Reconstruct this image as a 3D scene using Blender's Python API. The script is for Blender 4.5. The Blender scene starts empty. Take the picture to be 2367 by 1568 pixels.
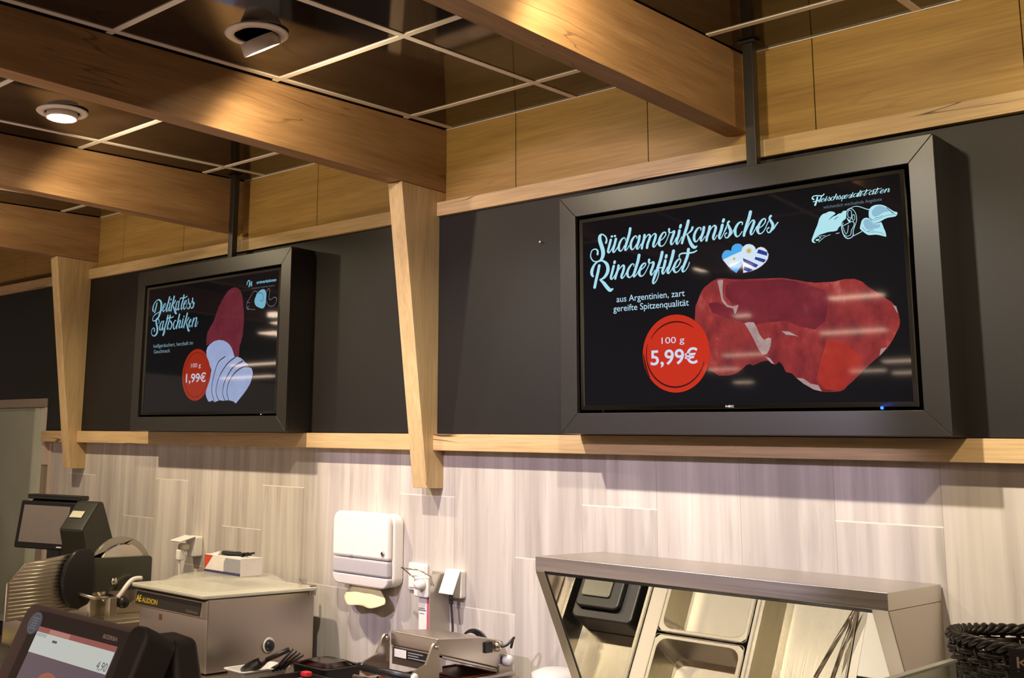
import bpy, bmesh, math, random
from mathutils import Vector, Matrix

random.seed(7)
SC = bpy.context.scene
COL = SC.collection

# ------------------------------------------------------------------ camera
cam_d = bpy.data.cameras.new('camera')
cam = bpy.data.objects.new('camera', cam_d)
COL.objects.link(cam)
R_ = Vector(((0.6817065, 0.7310096, 0.0300208))); U_ = Vector(((0.1032496, -0.1367462, 0.9852106))); F_ = Vector(((-0.7243037, 0.6685248, 0.1686972)))
M = Matrix(((R_.x, U_.x, -F_.x, 2.078), (R_.y, U_.y, -F_.y, -3.319), (R_.z, U_.z, -F_.z, 1.70), (0, 0, 0, 1)))
cam.matrix_world = M
cam_d.sensor_width = 36.0
cam_d.sensor_fit = 'HORIZONTAL'
cam_d.lens = 38.51931
cam_d.shift_x = 0.192450
cam_d.shift_y = -0.069158
cam_d.clip_start = 0.02
SC.camera = cam

# ------------------------------------------------------------------ view, world
vs = SC.view_settings
vs.view_transform = 'Standard'
vs.look = 'None'
vs.gamma = 1.0
vs.exposure = 0.0
vs.use_curve_mapping = False
SC.cycles.max_bounces = 8
SC.cycles.caustics_reflective = False
SC.cycles.caustics_refractive = False
SC.cycles.sample_clamp_indirect = 4.0
SC.cycles.use_denoising = True
W = bpy.data.worlds.new('world')
SC.world = W
W.use_nodes = True
bg = W.node_tree.nodes['Background']
bg.inputs[0].default_value = (1.0, 0.80, 0.62, 1)
bg.inputs[1].default_value = 0.25          # dim open shop beyond the counter

def spot(name, loc, target, energy, color, angle, blend, radius):
    l = bpy.data.lights.new(name, 'SPOT')
    l.energy = energy; l.color = color; l.spot_size = math.radians(angle); l.spot_blend = blend
    l.shadow_soft_size = radius
    o = bpy.data.objects.new(name, l); COL.objects.link(o)
    o.location = loc
    o.rotation_euler = (Vector(target) - Vector(loc)).to_track_quat('-Z', 'Y').to_euler()
    return o

def cz(y):                                  # height of the gently sloping tile ceiling
    return 3.033 + 0.037 * y

SPOT_X = (-2.77, -1.60, -0.43, 0.77, 1.94)   # one gimbal spotlight per bay between the beams
SPOT_Y = -1.28
SPOT_E = (80, 105, 135, 130, 150)
SPOT_AIM = (1.10, 1.15, 1.05, 1.15, 2.2)
SPOT_COL = ((1.0, 0.82, 0.58), (1.0, 0.84, 0.60), (1.0, 0.92, 0.83), (1.0, 0.92, 0.80), (1.0, 0.82, 0.56))
SPILL = (15, 18, 17, 19, 22)                 # light each lamp spills sideways onto the beams
for x, e, a, c, sp in zip(SPOT_X, SPOT_E, SPOT_AIM, SPOT_COL, SPILL):
    at = (x, SPOT_Y + 0.035, cz(SPOT_Y) - 0.085)
    spot('spot_light', at, (x + 0.02, 0, a), e, c, 82, 1.0, 0.022)
    spot('spill_light', at, (x, 0, 1.9), sp, (1.0, 0.82, 0.52), 158, 0.35, 0.04)
# the second row of lamps over the customer side
spot('flood_light', (-0.2, -4.2, 2.93), (-0.22, 0, 1.72), 330, (0.86, 0.74, 1.0), 33, 0.25, 0.04)

# ------------------------------------------------------------------ helpers
OFF = {}

def thing(name, label, cat, loc=(0, 0, 0), rz=0.0, group=None):
    o = bpy.data.objects.new(name, None)
    COL.objects.link(o)
    o.empty_display_size = 0.05
    o.location = loc
    o.rotation_euler = (0, 0, rz)
    o['label'] = label; o['category'] = cat
    if group: o['group'] = group
    OFF[o.name] = Vector(loc) if rz == 0 else Vector((0, 0, 0))
    return o

class MB:
    """collects shapes in world coordinates and links them as one mesh object"""
    def __init__(s):
        s.v = []; s.f = []
    def add(s, vs, fs):
        n = len(s.v); s.v += [tuple(q) for q in vs]; s.f += [tuple(i + n for i in f) for f in fs]
        return s
    def box(s, x0, x1, y0, y1, z0, z1):
        v = [(x0, y0, z0), (x1, y0, z0), (x1, y1, z0), (x0, y1, z0), (x0, y0, z1), (x1, y0, z1), (x1, y1, z1), (x0, y1, z1)]
        return s.add(v, [(0, 3, 2, 1), (4, 5, 6, 7), (0, 1, 5, 4), (1, 2, 6, 5), (2, 3, 7, 6), (3, 0, 4, 7)])
    def prism(s, poly, a, b, axis='x'):
        """poly: list of 2-D points; extruded along axis from a to b.  x:(y,z)  y:(x,z)  z:(x,y)"""
        def P(p, t):
            return {'x': (t, p[0], p[1]), 'y': (p[0], t, p[1]), 'z': (p[0], p[1], t)}[axis]
        n = len(poly)
        v = [P(p, a) for p in poly] + [P(p, b) for p in poly]
        f = [tuple(range(n))[::-1], tuple(range(n, 2 * n))]
        f += [(i, (i + 1) % n, n + (i + 1) % n, n + i) for i in range(n)]
        return s.add(v, f)
    def hexa(s, v):
        return s.add(v, [(0, 3, 2, 1), (4, 5, 6, 7), (0, 1, 5, 4), (1, 2, 6, 5), (2, 3, 7, 6), (3, 0, 4, 7)])
    def tube(s, pts, r, n=8, cap=True, closed=False):
        P = [Vector(p) for p in pts]
        m = len(P)
        rr = r if isinstance(r, (list, tuple)) else [r] * m
        T = []
        for i in range(m):
            if closed:
                t = P[(i + 1) % m] - P[i - 1]
            else:
                t = P[min(i + 1, m - 1)] - P[max(i - 1, 0)]
            T.append(t.normalized() if t.length > 1e-9 else Vector((0, 0, 1)))
        up = Vector((0, 0, 1)) if abs(T[0].z) < 0.9 else Vector((1, 0, 0))
        N = (up - T[0] * up.dot(T[0])).normalized()
        v = []
        for i in range(m):
            N = (N - T[i] * N.dot(T[i]))
            N = N.normalized() if N.length > 1e-9 else Vector((1, 0, 0))
            B = T[i].cross(N)
            for k in range(n):
                a = 2 * math.pi * k / n
                v.append(P[i] + (N * math.cos(a) + B * math.sin(a)) * rr[i])
        f = []
        for i in range(m if closed else m - 1):
            j = (i + 1) % m
            f += [(i * n + k, i * n + (k + 1) % n, j * n + (k + 1) % n, j * n + k) for k in range(n)]
        if cap and not closed:
            f += [tuple(range(n))[::-1], tuple(range((m - 1) * n, m * n))]
        return s.add(v, f)
    def lathe(s, prof, c=(0, 0, 0), n=32, axis='z', sx=1.0, sy=1.0):
        """prof: (radius, height) pairs"""
        v = []
        for r, h in prof:
            for k in range(n):
                a = 2 * math.pi * k / n
                p = (r * math.cos(a) * sx, r * math.sin(a) * sy, h)
                if axis == 'y': p = (p[0], h, p[1])
                if axis == 'x': p = (h, p[0], p[1])
                v.append((p[0] + c[0], p[1] + c[1], p[2] + c[2]))
        f = []
        for i in range(len(prof) - 1):
            f += [(i * n + k, i * n + (k + 1) % n, (i + 1) * n + (k + 1) % n, (i + 1) * n + k) for k in range(n)]
        if prof[0][0] > 1e-6: f.append(tuple(range(n))[::-1])
        if prof[-1][0] > 1e-6: f.append(tuple(range((len(prof) - 1) * n, len(prof) * n)))
        return s.add(v, f)
    def ball(s, c, r, n=12, m=8, sc=(1, 1, 1)):
        prof = [(max(1e-7, math.sin(math.pi * i / m)), -math.cos(math.pi * i / m)) for i in range(m + 1)]
        v = []; 
        for q, h in prof:
            for k in range(n):
                a = 2 * math.pi * k / n
                v.append((c[0] + r * sc[0] * q * math.cos(a), c[1] + r * sc[1] * q * math.sin(a), c[2] + r * sc[2] * h))
        f = []
        for i in range(m):
            f += [(i * n + k, i * n + (k + 1) % n, (i + 1) * n + (k + 1) % n, (i + 1) * n + k) for k in range(n)]
        return s.add(v, f)
    def xform(s, mat):
        s.v = [tuple(mat @ Vector(p)) for p in s.v]
        return s
    def build(s, name, mat, parent=None, bevel=0.0, seg=2, smooth=False, angle=0.6):
        off = Vector((0, 0, 0))
        if parent is not None:
            off = OFF.get(parent.name, Vector((0, 0, 0)))
        me = bpy.data.meshes.new(name)
        me.from_pydata([tuple(Vector(p) - off) for p in s.v], [], s.f)
        bm = bmesh.new(); bm.from_mesh(me)
        bmesh.ops.remove_doubles(bm, verts=bm.verts, dist=1e-6)
        bmesh.ops.recalc_face_normals(bm, faces=bm.faces)
        bm.to_mesh(me); bm.free()
        me.materials.append(mat)
        o = bpy.data.objects.new(name, me)
        COL.objects.link(o)
        if parent is not None:
            o.parent = parent
            OFF[o.name] = off
        if smooth:
            me.polygons.foreach_set('use_smooth', [True] * len(me.polygons))
        if bevel > 0:
            b = o.modifiers.new('bevel', 'BEVEL'); b.width = bevel; b.segments = seg
            b.limit_method = 'ANGLE'; b.angle_limit = angle
            me.polygons.foreach_set('use_smooth', [True] * len(me.polygons))
            w = o.modifiers.new('normals', 'WEIGHTED_NORMAL'); w.keep_sharp = True
        return o

def tag(o, label, cat, group=None):
    o['label'] = label; o['category'] = cat
    if group: o['group'] = group
    return o

def struct(o):
    o['kind'] = 'structure'
    return o

def rrect(x0, x1, y0, y1, r, n=5):
    """rounded rectangle outline, counter-clockwise"""
    out = []
    for cx, cy, a0 in ((x1 - r, y1 - r, 0), (x0 + r, y1 - r, 90), (x0 + r, y0 + r, 180), (x1 - r, y0 + r, 270)):
        for i in range(n + 1):
            a = math.radians(a0 + 90 * i / n)
            out.append((cx + r * math.cos(a), cy + r * math.sin(a)))
    return out

def crom(pts, sub=6):
    """Catmull-Rom through points of any dimension"""
    n = len(pts)
    if n < 3: return [tuple(p) for p in pts]
    out = []
    for i in range(n - 1):
        p0 = pts[max(i - 1, 0)]; p1 = pts[i]; p2 = pts[i + 1]; p3 = pts[min(i + 2, n - 1)]
        for k in range(sub):
            t = k / sub
            out.append(tuple(0.5 * (2 * b + (c - a) * t + (2 * a - 5 * b + 4 * c - d) * t * t + (3 * b - a - 3 * c + d) * t ** 3)
                             for a, b, c, d in zip(p0, p1, p2, p3)))
    out.append(tuple(pts[-1]))
    return out

# ------------------------------------------------------------------ materials
def s2l(c):
    return tuple(((v / 255) / 12.92 if v / 255 <= 0.04045 else (((v / 255) + 0.055) / 1.055) ** 2.4) for v in c)

def new_mat(name):
    m = bpy.data.materials.new(name); m.use_nodes = True
    return m, m.node_tree.nodes, m.node_tree.links, m.node_tree.nodes['Principled BSDF']

def plain(name, col, rough=0.5, metal=0.0, spec=0.5, noise=0.06, nscale=30.0, bump=0.0, coat=0.0, alpha=1.0):
    m, n, l, b = new_mat(name)
    tc = n.new('ShaderNodeTexCoord'); nz = n.new('ShaderNodeTexNoise'); nz.inputs['Scale'].default_value = nscale
    l.new(tc.outputs['Object'], nz.inputs['Vector'])
    mp = n.new('ShaderNodeMapRange'); mp.inputs[3].default_value = 1 - noise; mp.inputs[4].default_value = 1 + noise
    l.new(nz.outputs['Fac'], mp.inputs[0])
    mx = n.new('ShaderNodeVectorMath'); mx.operation = 'SCALE'
    mx.inputs[0].default_value = col[:3]
    l.new(mp.outputs[0], mx.inputs['Scale'])
    l.new(mx.outputs[0], b.inputs['Base Color'])
    b.inputs['Roughness'].default_value = rough
    b.inputs['Metallic'].default_value = metal
    b.inputs['Specular IOR Level'].default_value = spec
    b.inputs['Coat Weight'].default_value = coat
    b.inputs['Alpha'].default_value = alpha
    if bump > 0:
        bp = n.new('ShaderNodeBump'); bp.inputs['Strength'].default_value = bump; bp.inputs['Distance'].default_value = 0.002
        l.new(nz.outputs['Fac'], bp.inputs['Height']); l.new(bp.outputs[0], b.inputs['Normal'])
    return m

def steel(name, col=(0.62, 0.57, 0.51), rough=0.32, axis='x', aniso=0.012):
    """brushed stainless steel: fine streaks along one axis vary the roughness"""
    m, n, l, b = new_mat(name)
    tc = n.new('ShaderNodeTexCoord'); mp = n.new('ShaderNodeMapping'); nz = n.new('ShaderNodeTexNoise')
    sc = {'x': (4, 260, 260), 'y': (260, 4, 260), 'z': (260, 260, 4)}[axis]
    mp.inputs['Scale'].default_value = sc; nz.inputs['Scale'].default_value = 1.0
    l.new(tc.outputs['Object'], mp.inputs[0]); l.new(mp.outputs[0], nz.inputs['Vector'])
    rr = n.new('ShaderNodeMapRange'); rr.inputs[3].default_value = rough - 0.05; rr.inputs[4].default_value = rough + 0.07
    l.new(nz.outputs['Fac'], rr.inputs[0]); l.new(rr.outputs[0], b.inputs['Roughness'])
    bp = n.new('ShaderNodeBump'); bp.inputs['Strength'].default_value = 0.12; bp.inputs['Distance'].default_value = 0.0006
    l.new(nz.outputs['Fac'], bp.inputs['Height']); l.new(bp.outputs[0], b.inputs['Normal'])
    b.inputs['Base Color'].default_value = (*col, 1); b.inputs['Metallic'].default_value = 1.0
    return m

def wood(name, c1, c2, axis='x', rough=0.45, scale=1.0, crack=0.5, dark=(0.10, 0.055, 0.025)):
    """oak: long soft grain along one axis, fine pores, a few dark drying cracks"""
    m, n, l, b = new_mat(name)
    tc = n.new('ShaderNodeTexCoord'); oi = n.new('ShaderNodeObjectInfo')
    add = n.new('ShaderNodeVectorMath'); add.operation = 'ADD'
    mul = n.new('ShaderNodeVectorMath'); mul.operation = 'SCALE'; mul.inputs[0].default_value = (7.3, 4.1, 9.7)
    l.new(oi.outputs['Random'], mul.inputs['Scale'])
    l.new(tc.outputs['Object'], add.inputs[0]); l.new(mul.outputs[0], add.inputs[1])
    def noise(long, cross, det, dist=0.0):
        mp = n.new('ShaderNodeMapping'); nz = n.new('ShaderNodeTexNoise')
        sc = [cross * scale] * 3; sc['xyz'.index(axis)] = long * scale
        mp.inputs['Scale'].default_value = sc
        nz.inputs['Scale'].default_value = 1.0; nz.inputs['Detail'].default_value = det; nz.inputs['Distortion'].default_value = dist
        l.new(add.outputs[0], mp.inputs[0]); l.new(mp.outputs[0], nz.inputs['Vector'])
        return nz
    g = noise(1.1, 16, 4, 0.7); p = noise(7, 150, 3); k = noise(0.9, 13, 2, 0.3)
    r1 = n.new('ShaderNodeValToRGB'); e = r1.color_ramp.elements
    e[0].position = 0.28; e[0].color = (*c2, 1); e[1].position = 0.70; e[1].color = (*c1, 1)
    l.new(g.outputs['Fac'], r1.inputs[0])
    pr = n.new('ShaderNodeMapRange'); pr.inputs[1].default_value = 0.3; pr.inputs[2].default_value = 0.65
    pr.inputs[3].default_value = 0.84; pr.inputs[4].default_value = 1.06
    l.new(p.outputs['Fac'], pr.inputs[0])
    sc2 = n.new('ShaderNodeVectorMath'); sc2.operation = 'SCALE'
    l.new(r1.outputs[0], sc2.inputs[0]); l.new(pr.outputs[0], sc2.inputs['Scale'])
    # cracks: where the slow noise crosses a level, only in a few stretches
    ab = n.new('ShaderNodeMath'); ab.operation = 'SUBTRACT'; ab.inputs[1].default_value = 0.52
    l.new(k.outputs['Fac'], ab.inputs[0])
    a2 = n.new('ShaderNodeMath'); a2.operation = 'ABSOLUTE'; l.new(ab.outputs[0], a2.inputs[0])
    cr = n.new('ShaderNodeMapRange'); cr.inputs[1].default_value = 0.002; cr.inputs[2].default_value = 0.009
    cr.inputs[3].default_value = 1.0; cr.inputs[4].default_value = 0.0
    l.new(a2.outputs[0], cr.inputs[0])
    gate = noise(1.3, 3.0, 1)
    gr = n.new('ShaderNodeMapRange'); gr.inputs[1].default_value = 0.56; gr.inputs[2].default_value = 0.62
    gr.inputs[3].default_value = 0.0; gr.inputs[4].default_value = crack
    l.new(gate.outputs['Fac'], gr.inputs[0])
    cm = n.new('ShaderNodeMath'); cm.operation = 'MULTIPLY'
    l.new(cr.outputs[0], cm.inputs[0]); l.new(gr.outputs[0], cm.inputs[1])
    mx = n.new('ShaderNodeMix'); mx.data_type = 'RGBA'
    l.new(cm.outputs[0], mx.inputs['Factor']); l.new(sc2.outputs[0], mx.inputs['A']); mx.inputs['B'].default_value = (*dark, 1)
    l.new(mx.outputs['Result'], b.inputs['Base Color'])
    b.inputs['Roughness'].default_value = rough
    b.inputs['Specular IOR Level'].default_value = 0.35
    bp = n.new('ShaderNodeBump'); bp.inputs['Strength'].default_value = 0.15; bp.inputs['Distance'].default_value = 0.001
    l.new(p.outputs['Fac'], bp.inputs['Height']); l.new(bp.outputs[0], b.inputs['Normal'])
    return m

def glow(name, col, strength=1.0, gloss=True, rough=0.04):
    """a lit screen area behind a glossy front"""
    m, n, l, b = new_mat(name)
    b.inputs['Base Color'].default_value = (0.004, 0.004, 0.005, 1)
    b.inputs['Roughness'].default_value = rough
    b.inputs['Specular IOR Level'].default_value = 0.5 if gloss else 0.0
    b.inputs['Emission Color'].default_value = (*col, 1)
    b.inputs['Emission Strength'].default_value = strength
    return m

def picture(name, c1, c2, c3, scale=18.0, stretch=(1, 1, 1), strength=1.0):
    """a displayed picture: mottled three-tone surface"""
    m, n, l, b = new_mat(name)
    tc = n.new('ShaderNodeTexCoord'); mp = n.new('ShaderNodeMapping'); mp.inputs['Scale'].default_value = stretch
    nz = n.new('ShaderNodeTexNoise'); nz.inputs['Scale'].default_value = scale; nz.inputs['Detail'].default_value = 6
    nz.inputs['Roughness'].default_value = 0.62
    l.new(tc.outputs['Object'], mp.inputs[0]); l.new(mp.outputs[0], nz.inputs['Vector'])
    r = n.new('ShaderNodeValToRGB'); e = r.color_ramp.elements
    e[0].position = 0.30; e[0].color = (*c1, 1); e[1].position = 0.60; e[1].color = (*c2, 1)
    q = e.new(0.78); q.color = (*c3, 1)
    l.new(nz.outputs['Fac'], r.inputs[0]); l.new(r.outputs[0], b.inputs['Emission Color'])
    b.inputs['Emission Strength'].default_value = strength
    b.inputs['Base Color'].default_value = (0.004, 0.004, 0.005, 1); b.inputs['Roughness'].default_value = 0.04
    return m

def glass(name, col=(1, 1, 1), rough=0.02, ior=1.45, alpha=None):
    m, n, l, b = new_mat(name)
    b.inputs['Base Color'].default_value = (*col, 1); b.inputs['Roughness'].default_value = rough
    b.inputs['Transmission Weight'].default_value = 1.0; b.inputs['IOR'].default_value = ior
    return m

OAK_F = wood('oak_fascia', (0.50, 0.31, 0.095), (0.37, 0.215, 0.06), 'x', crack=0.15, scale=0.9)  # same oak, yellower: the hue of the light is put into the colour
OAK_B = wood('oak_beam', (0.44, 0.25, 0.115), (0.29, 0.155, 0.065), 'y', crack=0.6)  # same oak, darker: the weaker light up there is put into the colour
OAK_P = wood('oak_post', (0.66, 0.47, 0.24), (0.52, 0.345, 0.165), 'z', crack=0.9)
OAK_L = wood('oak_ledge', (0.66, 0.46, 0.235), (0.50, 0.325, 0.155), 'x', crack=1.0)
DARK = plain('dark_panel', (0.012, 0.0095, 0.008), 0.5, spec=0.35, noise=0.12, nscale=9)
BLACK_SATIN = plain('black_satin', (0.022, 0.019, 0.017), 0.36, noise=0.08)
BLACK = plain('black_plastic', (0.014, 0.012, 0.012), 0.38)
BLACK_MATT = plain('black_matt', (0.010, 0.009, 0.009), 0.7)
TILE_BLACK = plain('ceiling_gloss', (0.016, 0.010, 0.007), 0.07, spec=0.55, noise=0.25, nscale=2)
GRID = plain('grid_metal', (0.86, 0.76, 0.64), 0.45, noise=0.03)
BEZEL = plain('bezel_grey', (0.17, 0.155, 0.135), 0.35)
WHITE = plain('white_plastic', (0.86, 0.83, 0.78), 0.30, noise=0.02)
WHITE_MATT = plain('white_paint', (0.80, 0.74, 0.68), 0.5, noise=0.03)
STEEL_X = steel('steel_brushed_x', axis='x'); STEEL_Y = steel('steel_brushed_y', axis='y'); STEEL_Z = steel('steel_brushed_z', (0.60, 0.54, 0.47), 0.36, axis='z')
CHROME = steel('steel_polished', (0.70, 0.65, 0.58), 0.16, axis='x')
PAN = steel('pan_steel', (0.74, 0.69, 0.58), 0.22, axis='y')
MIRROR = plain('mirror', (0.90, 0.88, 0.82), 0.012, metal=1.0, noise=0.0)

# ------------------------------------------------------------------ structure
def tile_material():
    """grey timber-look wall tiles laid upright in staggered columns, pale joints"""
    m, n, l, b = new_mat('wall_tiles')
    tc = n.new('ShaderNodeTexCoord'); sp = n.new('ShaderNodeSeparateXYZ'); l.new(tc.outputs['Object'], sp.inputs[0])
    def mth(op, a, bb=None, c=None):
        q = n.new('ShaderNodeMath'); q.operation = op
        for i, v in enumerate((a, bb, c)):
            if v is None: continue
            if isinstance(v, (int, float)): q.inputs[i].default_value = v
            else: l.new(v, q.inputs[i])
        return q.outputs[0]
    PW = 0.2845
    u = mth('DIVIDE', mth('ADD', sp.outputs['X'], 0.12), PW)
    k = mth('FLOOR', u); fu = mth('SUBTRACT', u, k)
    st = mth('FLOORED_MODULO', mth('MULTIPLY', k, -1.0), 3.0)          # stagger step per column
    z0 = mth('SUBTRACT', 1.56, mth('MULTIPLY', st, 0.2))
    w = mth('DIVIDE', mth('SUBTRACT', sp.outputs['Z'], z0), 1.2)
    kw = mth('FLOOR', w); fw = mth('SUBTRACT', w, kw)
    ew = mth('MULTIPLY', mth('MINIMUM', fw, mth('SUBTRACT', 1.0, fw)), 1.2)
    eu = mth('MULTIPLY', mth('MINIMUM', fu, mth('SUBTRACT', 1.0, fu)), PW)
    jh = mth('LESS_THAN', ew, 0.0022); jv = mth('LESS_THAN', eu, 0.0011)
    wn = n.new('ShaderNodeTexWhiteNoise'); wn.noise_dimensions = '2D'
    cb = n.new('ShaderNodeCombineXYZ'); l.new(k, cb.inputs[0]); l.new(kw, cb.inputs[1]); l.new(cb.outputs[0], wn.inputs['Vector'])
    sh = n.new('ShaderNodeVectorMath'); sh.operation = 'SCALE'; l.new(wn.outputs['Color'], sh.inputs[0]); sh.inputs['Scale'].default_value = 5.0
    ad = n.new('ShaderNodeVectorMath'); ad.operation = 'ADD'; l.new(tc.outputs['Object'], ad.inputs[0]); l.new(sh.outputs[0], ad.inputs[1])
    def nz(sx, szz, det, dist):
        mp = n.new('ShaderNodeMapping'); mp.inputs['Scale'].default_value = (sx, 1, szz)
        t = n.new('ShaderNodeTexNoise'); t.inputs['Scale'].default_value = 1; t.inputs['Detail'].default_value = det; t.inputs['Distortion'].default_value = dist
        l.new(ad.outputs[0], mp.inputs[0]); l.new(mp.outputs[0], t.inputs['Vector'])
        return t.outputs['Fac']
    a = nz(17, 0.55, 3, 0.15); c = nz(85, 2.2, 3, 0.2); d = nz(38, 3.2, 4, 0.5)
    r = n.new('ShaderNodeValToRGB'); e = r.color_ramp.elements
    e[0].position = 0.30; e[0].color = (0.45, 0.395, 0.355, 1); e[1].position = 0.66; e[1].color = (0.66, 0.595, 0.535, 1)
    q = e.new(0.48); q.color = (0.545, 0.49, 0.445, 1)
    l.new(a, r.inputs[0])
    f1 = n.new('ShaderNodeMapRange'); f1.inputs[1].default_value = 0.3; f1.inputs[2].default_value = 0.7; f1.inputs[3].default_value = 0.94; f1.inputs[4].default_value = 1.04
    l.new(c, f1.inputs[0])
    f2 = n.new('ShaderNodeMapRange'); f2.inputs[1].default_value = 0.25; f2.inputs[2].default_value = 0.45; f2.inputs[3].default_value = 0.80; f2.inputs[4].default_value = 1.0
    l.new(d, f2.inputs[0])
    f3 = n.new('ShaderNodeMapRange'); f3.inputs[3].default_value = 0.92; f3.inputs[4].default_value = 1.08; l.new(wn.outputs['Value'], f3.inputs[0])
    ff = mth('MULTIPLY', mth('MULTIPLY', f1.outputs[0], f2.outputs[0]), f3.outputs[0])
    s2 = n.new('ShaderNodeVectorMath'); s2.operation = 'SCALE'; l.new(r.outputs[0], s2.inputs[0]); l.new(ff, s2.inputs['Scale'])
    m1 = n.new('ShaderNodeMix'); m1.data_type = 'RGBA'; l.new(jv, m1.inputs['Factor']); l.new(s2.outputs[0], m1.inputs['A']); m1.inputs['B'].default_value = (0.40, 0.34, 0.28, 1)
    m2 = n.new('ShaderNodeMix'); m2.data_type = 'RGBA'; l.new(jh, m2.inputs['Factor']); l.new(m1.outputs['Result'], m2.inputs['A']); m2.inputs['B'].default_value = (0.78, 0.70, 0.60, 1)
    l.new(m2.outputs['Result'], b.inputs['Base Color'])
    b.inputs['Roughness'].default_value = 0.48; b.inputs['Specular IOR Level'].default_value = 0.35
    bp = n.new('ShaderNodeBump'); bp.inputs['Strength'].default_value = 0.12; bp.inputs['Distance'].default_value = 0.001
    l.new(c, bp.inputs['Height']); l.new(bp.outputs[0], b.inputs['Normal'])
    return m
TILES = tile_material()

struct(MB().box(-3.74, 3.2, 0, 0.12, 0, 1.80).build('wall_back', TILES))
struct(MB().box(-3.764, 3.2, -0.037, 0.12, 1.80, 2.66).box(-7.5, -3.764, -0.037, 0.12, 1.99, 2.66).build('wall_upper', DARK))
fb = MB()
seam = [-7.5, -6.5, -5.94, -5.37, -4.81, -4.24, -3.67, -3.11, -2.54, -2.08, -1.515, -0.96, -0.40, 0.162, 0.733, 1.294, 1.86, 2.42, 3.2]
for a, c in zip(seam[:-1], seam[1:]):
    fb.box(a + 0.0016, c - 0.0016, 0.0, 0.03, 2.66, 3.06)
struct(fb.build('wall_fascia', OAK_F))
struct(MB().box(-7.5, 3.2, 0.02, 0.12, 2.66, 3.2).build('wall_behind', BLACK_MATT))
struct(MB().box(-19, 9, -18, 0.12, -0.1, 0).build('floor', plain('floor_tiles', (0.40, 0.35, 0.30), 0.35, noise=0.1, nscale=4)))

# ceiling: glossy black tiles in a cream grid
cm = MB()
cm.add([(-7.5, 0.0, cz(0)), (3.2, 0.0, cz(0)), (3.2, -2.75, cz(-2.75)), (-7.5, -2.75, cz(-2.75)),
        (-7.5, 0.0, cz(0) + 0.03), (3.2, 0.0, cz(0) + 0.03), (3.2, -2.75, cz(-2.75) + 0.03), (-7.5, -2.75, cz(-2.75) + 0.03)],
       [(0, 1, 2, 3), (7, 6, 5, 4), (0, 4, 5, 1), (1, 5, 6, 2), (2, 6, 7, 3), (3, 7, 4, 0)])
struct(cm.build('ceiling', TILE_BLACK))
BW = 0.0735
BEAM_R = (-6.02, -4.69, -3.37, -2.05, -0.747, 0.517, 1.80)       # right faces of the beams
gm = MB()
def inbeam(x):
    return any(r - BW - 0.012 < x < r + 0.012 for r in BEAM_R)
H = 0.0115
for k in range(-10, 6):
    x = -0.13 + 0.585 * k
    if inbeam(x): continue
    gm.hexa([(x - H, -2.74, cz(-2.74) - 0.003), (x + H, -2.74, cz(-2.74) - 0.003), (x + H, -0.002, cz(0) - 0.003), (x - H, -0.002, cz(0) - 0.003),
             (x - H, -2.74, cz(-2.74)), (x + H, -2.74, cz(-2.74)), (x + H, -0.002, cz(0)), (x - H, -0.002, cz(0))])
edges = [-7.4] + [v for r in BEAM_R for v in (r - BW, r)] + [3.1]
for y in (-0.255, -0.935, -1.615, -2.295):
    for i in range(0, len(edges), 2):
        a, c = edges[i] + (0.004 if i else 0), edges[i + 1] - 0.004
        gm.box(a, c, y - H, y + H, cz(y) - 0.0034, cz(y) - 0.0004)
for i in range(0, len(edges), 2):
    a, c = edges[i] + 0.004, edges[i + 1] - 0.004
    gm.box(a, c, -0.006, -0.001, cz(0) - 0.005, cz(0) - 0.001)
struct(gm.build('trim_1', GRID))

# rail under the fascia and ledge under the screens (cut at the posts)
POST_R = (-3.37, -0.747)
def segs(x0, x1):
    out = []; a = x0
    for r in POST_R:
        out.append((a, r - BW - 0.0005)); a = r + 0.0005
    out.append((a, x1))
    return out
rl = ['oak rail under the fascia left of the far post', 'oak rail under the fascia above the smaller screen', 'oak rail under the fascia above the larger screen']
for (a, c), lb in zip(segs(-7.5, 3.2), rl):
    o = MB().box(a, c, -0.057, 0.0, 2.66, 2.717).build('wooden_rail', OAK_L, bevel=0.0015)
    tag(o, lb, 'rail', 'oak rails under the fascia')
ll = ['short end of the oak ledge poking past the door frame', 'oak wall ledge running under the smaller screen', 'cracked oak wall ledge running under the larger screen']
for (a, c), lb in zip(segs(-3.775, 3.2), ll):
    o = MB().box(a, c, -0.064, 0.0, 1.734, 1.797).build('wooden_ledge', OAK_L, bevel=0.0015)
    tag(o, lb, 'ledge', 'oak ledges under the screens')

# ------------------------------------------------------------------ beams and posts
bl = ['oak ceiling beam at the far left edge, above the door, beyond the others', 'oak ceiling beam beyond the far post', 'oak ceiling beam resting on the far tapered post',
      'oak ceiling beam ending behind the pole of the smaller screen', 'large oak ceiling beam resting on the near tapered post between the screens',
      'oak ceiling beam ending behind the pole of the larger screen', 'oak ceiling beam on the right, out past the larger screen']
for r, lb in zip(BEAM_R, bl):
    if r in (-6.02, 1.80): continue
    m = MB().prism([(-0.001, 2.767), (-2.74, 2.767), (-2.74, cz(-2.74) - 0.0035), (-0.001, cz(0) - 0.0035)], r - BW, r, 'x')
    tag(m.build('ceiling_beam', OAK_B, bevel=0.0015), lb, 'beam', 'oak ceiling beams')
pl = ['far tapered oak post beside the door', 'near tapered oak post between the two screens']
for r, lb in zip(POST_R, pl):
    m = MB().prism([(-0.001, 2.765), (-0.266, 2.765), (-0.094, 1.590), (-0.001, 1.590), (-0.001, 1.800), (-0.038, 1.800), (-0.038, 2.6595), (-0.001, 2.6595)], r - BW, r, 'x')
    tag(m.build('wooden_post', OAK_P, bevel=0.0012), lb, 'post', 'tapered oak posts')

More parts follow.
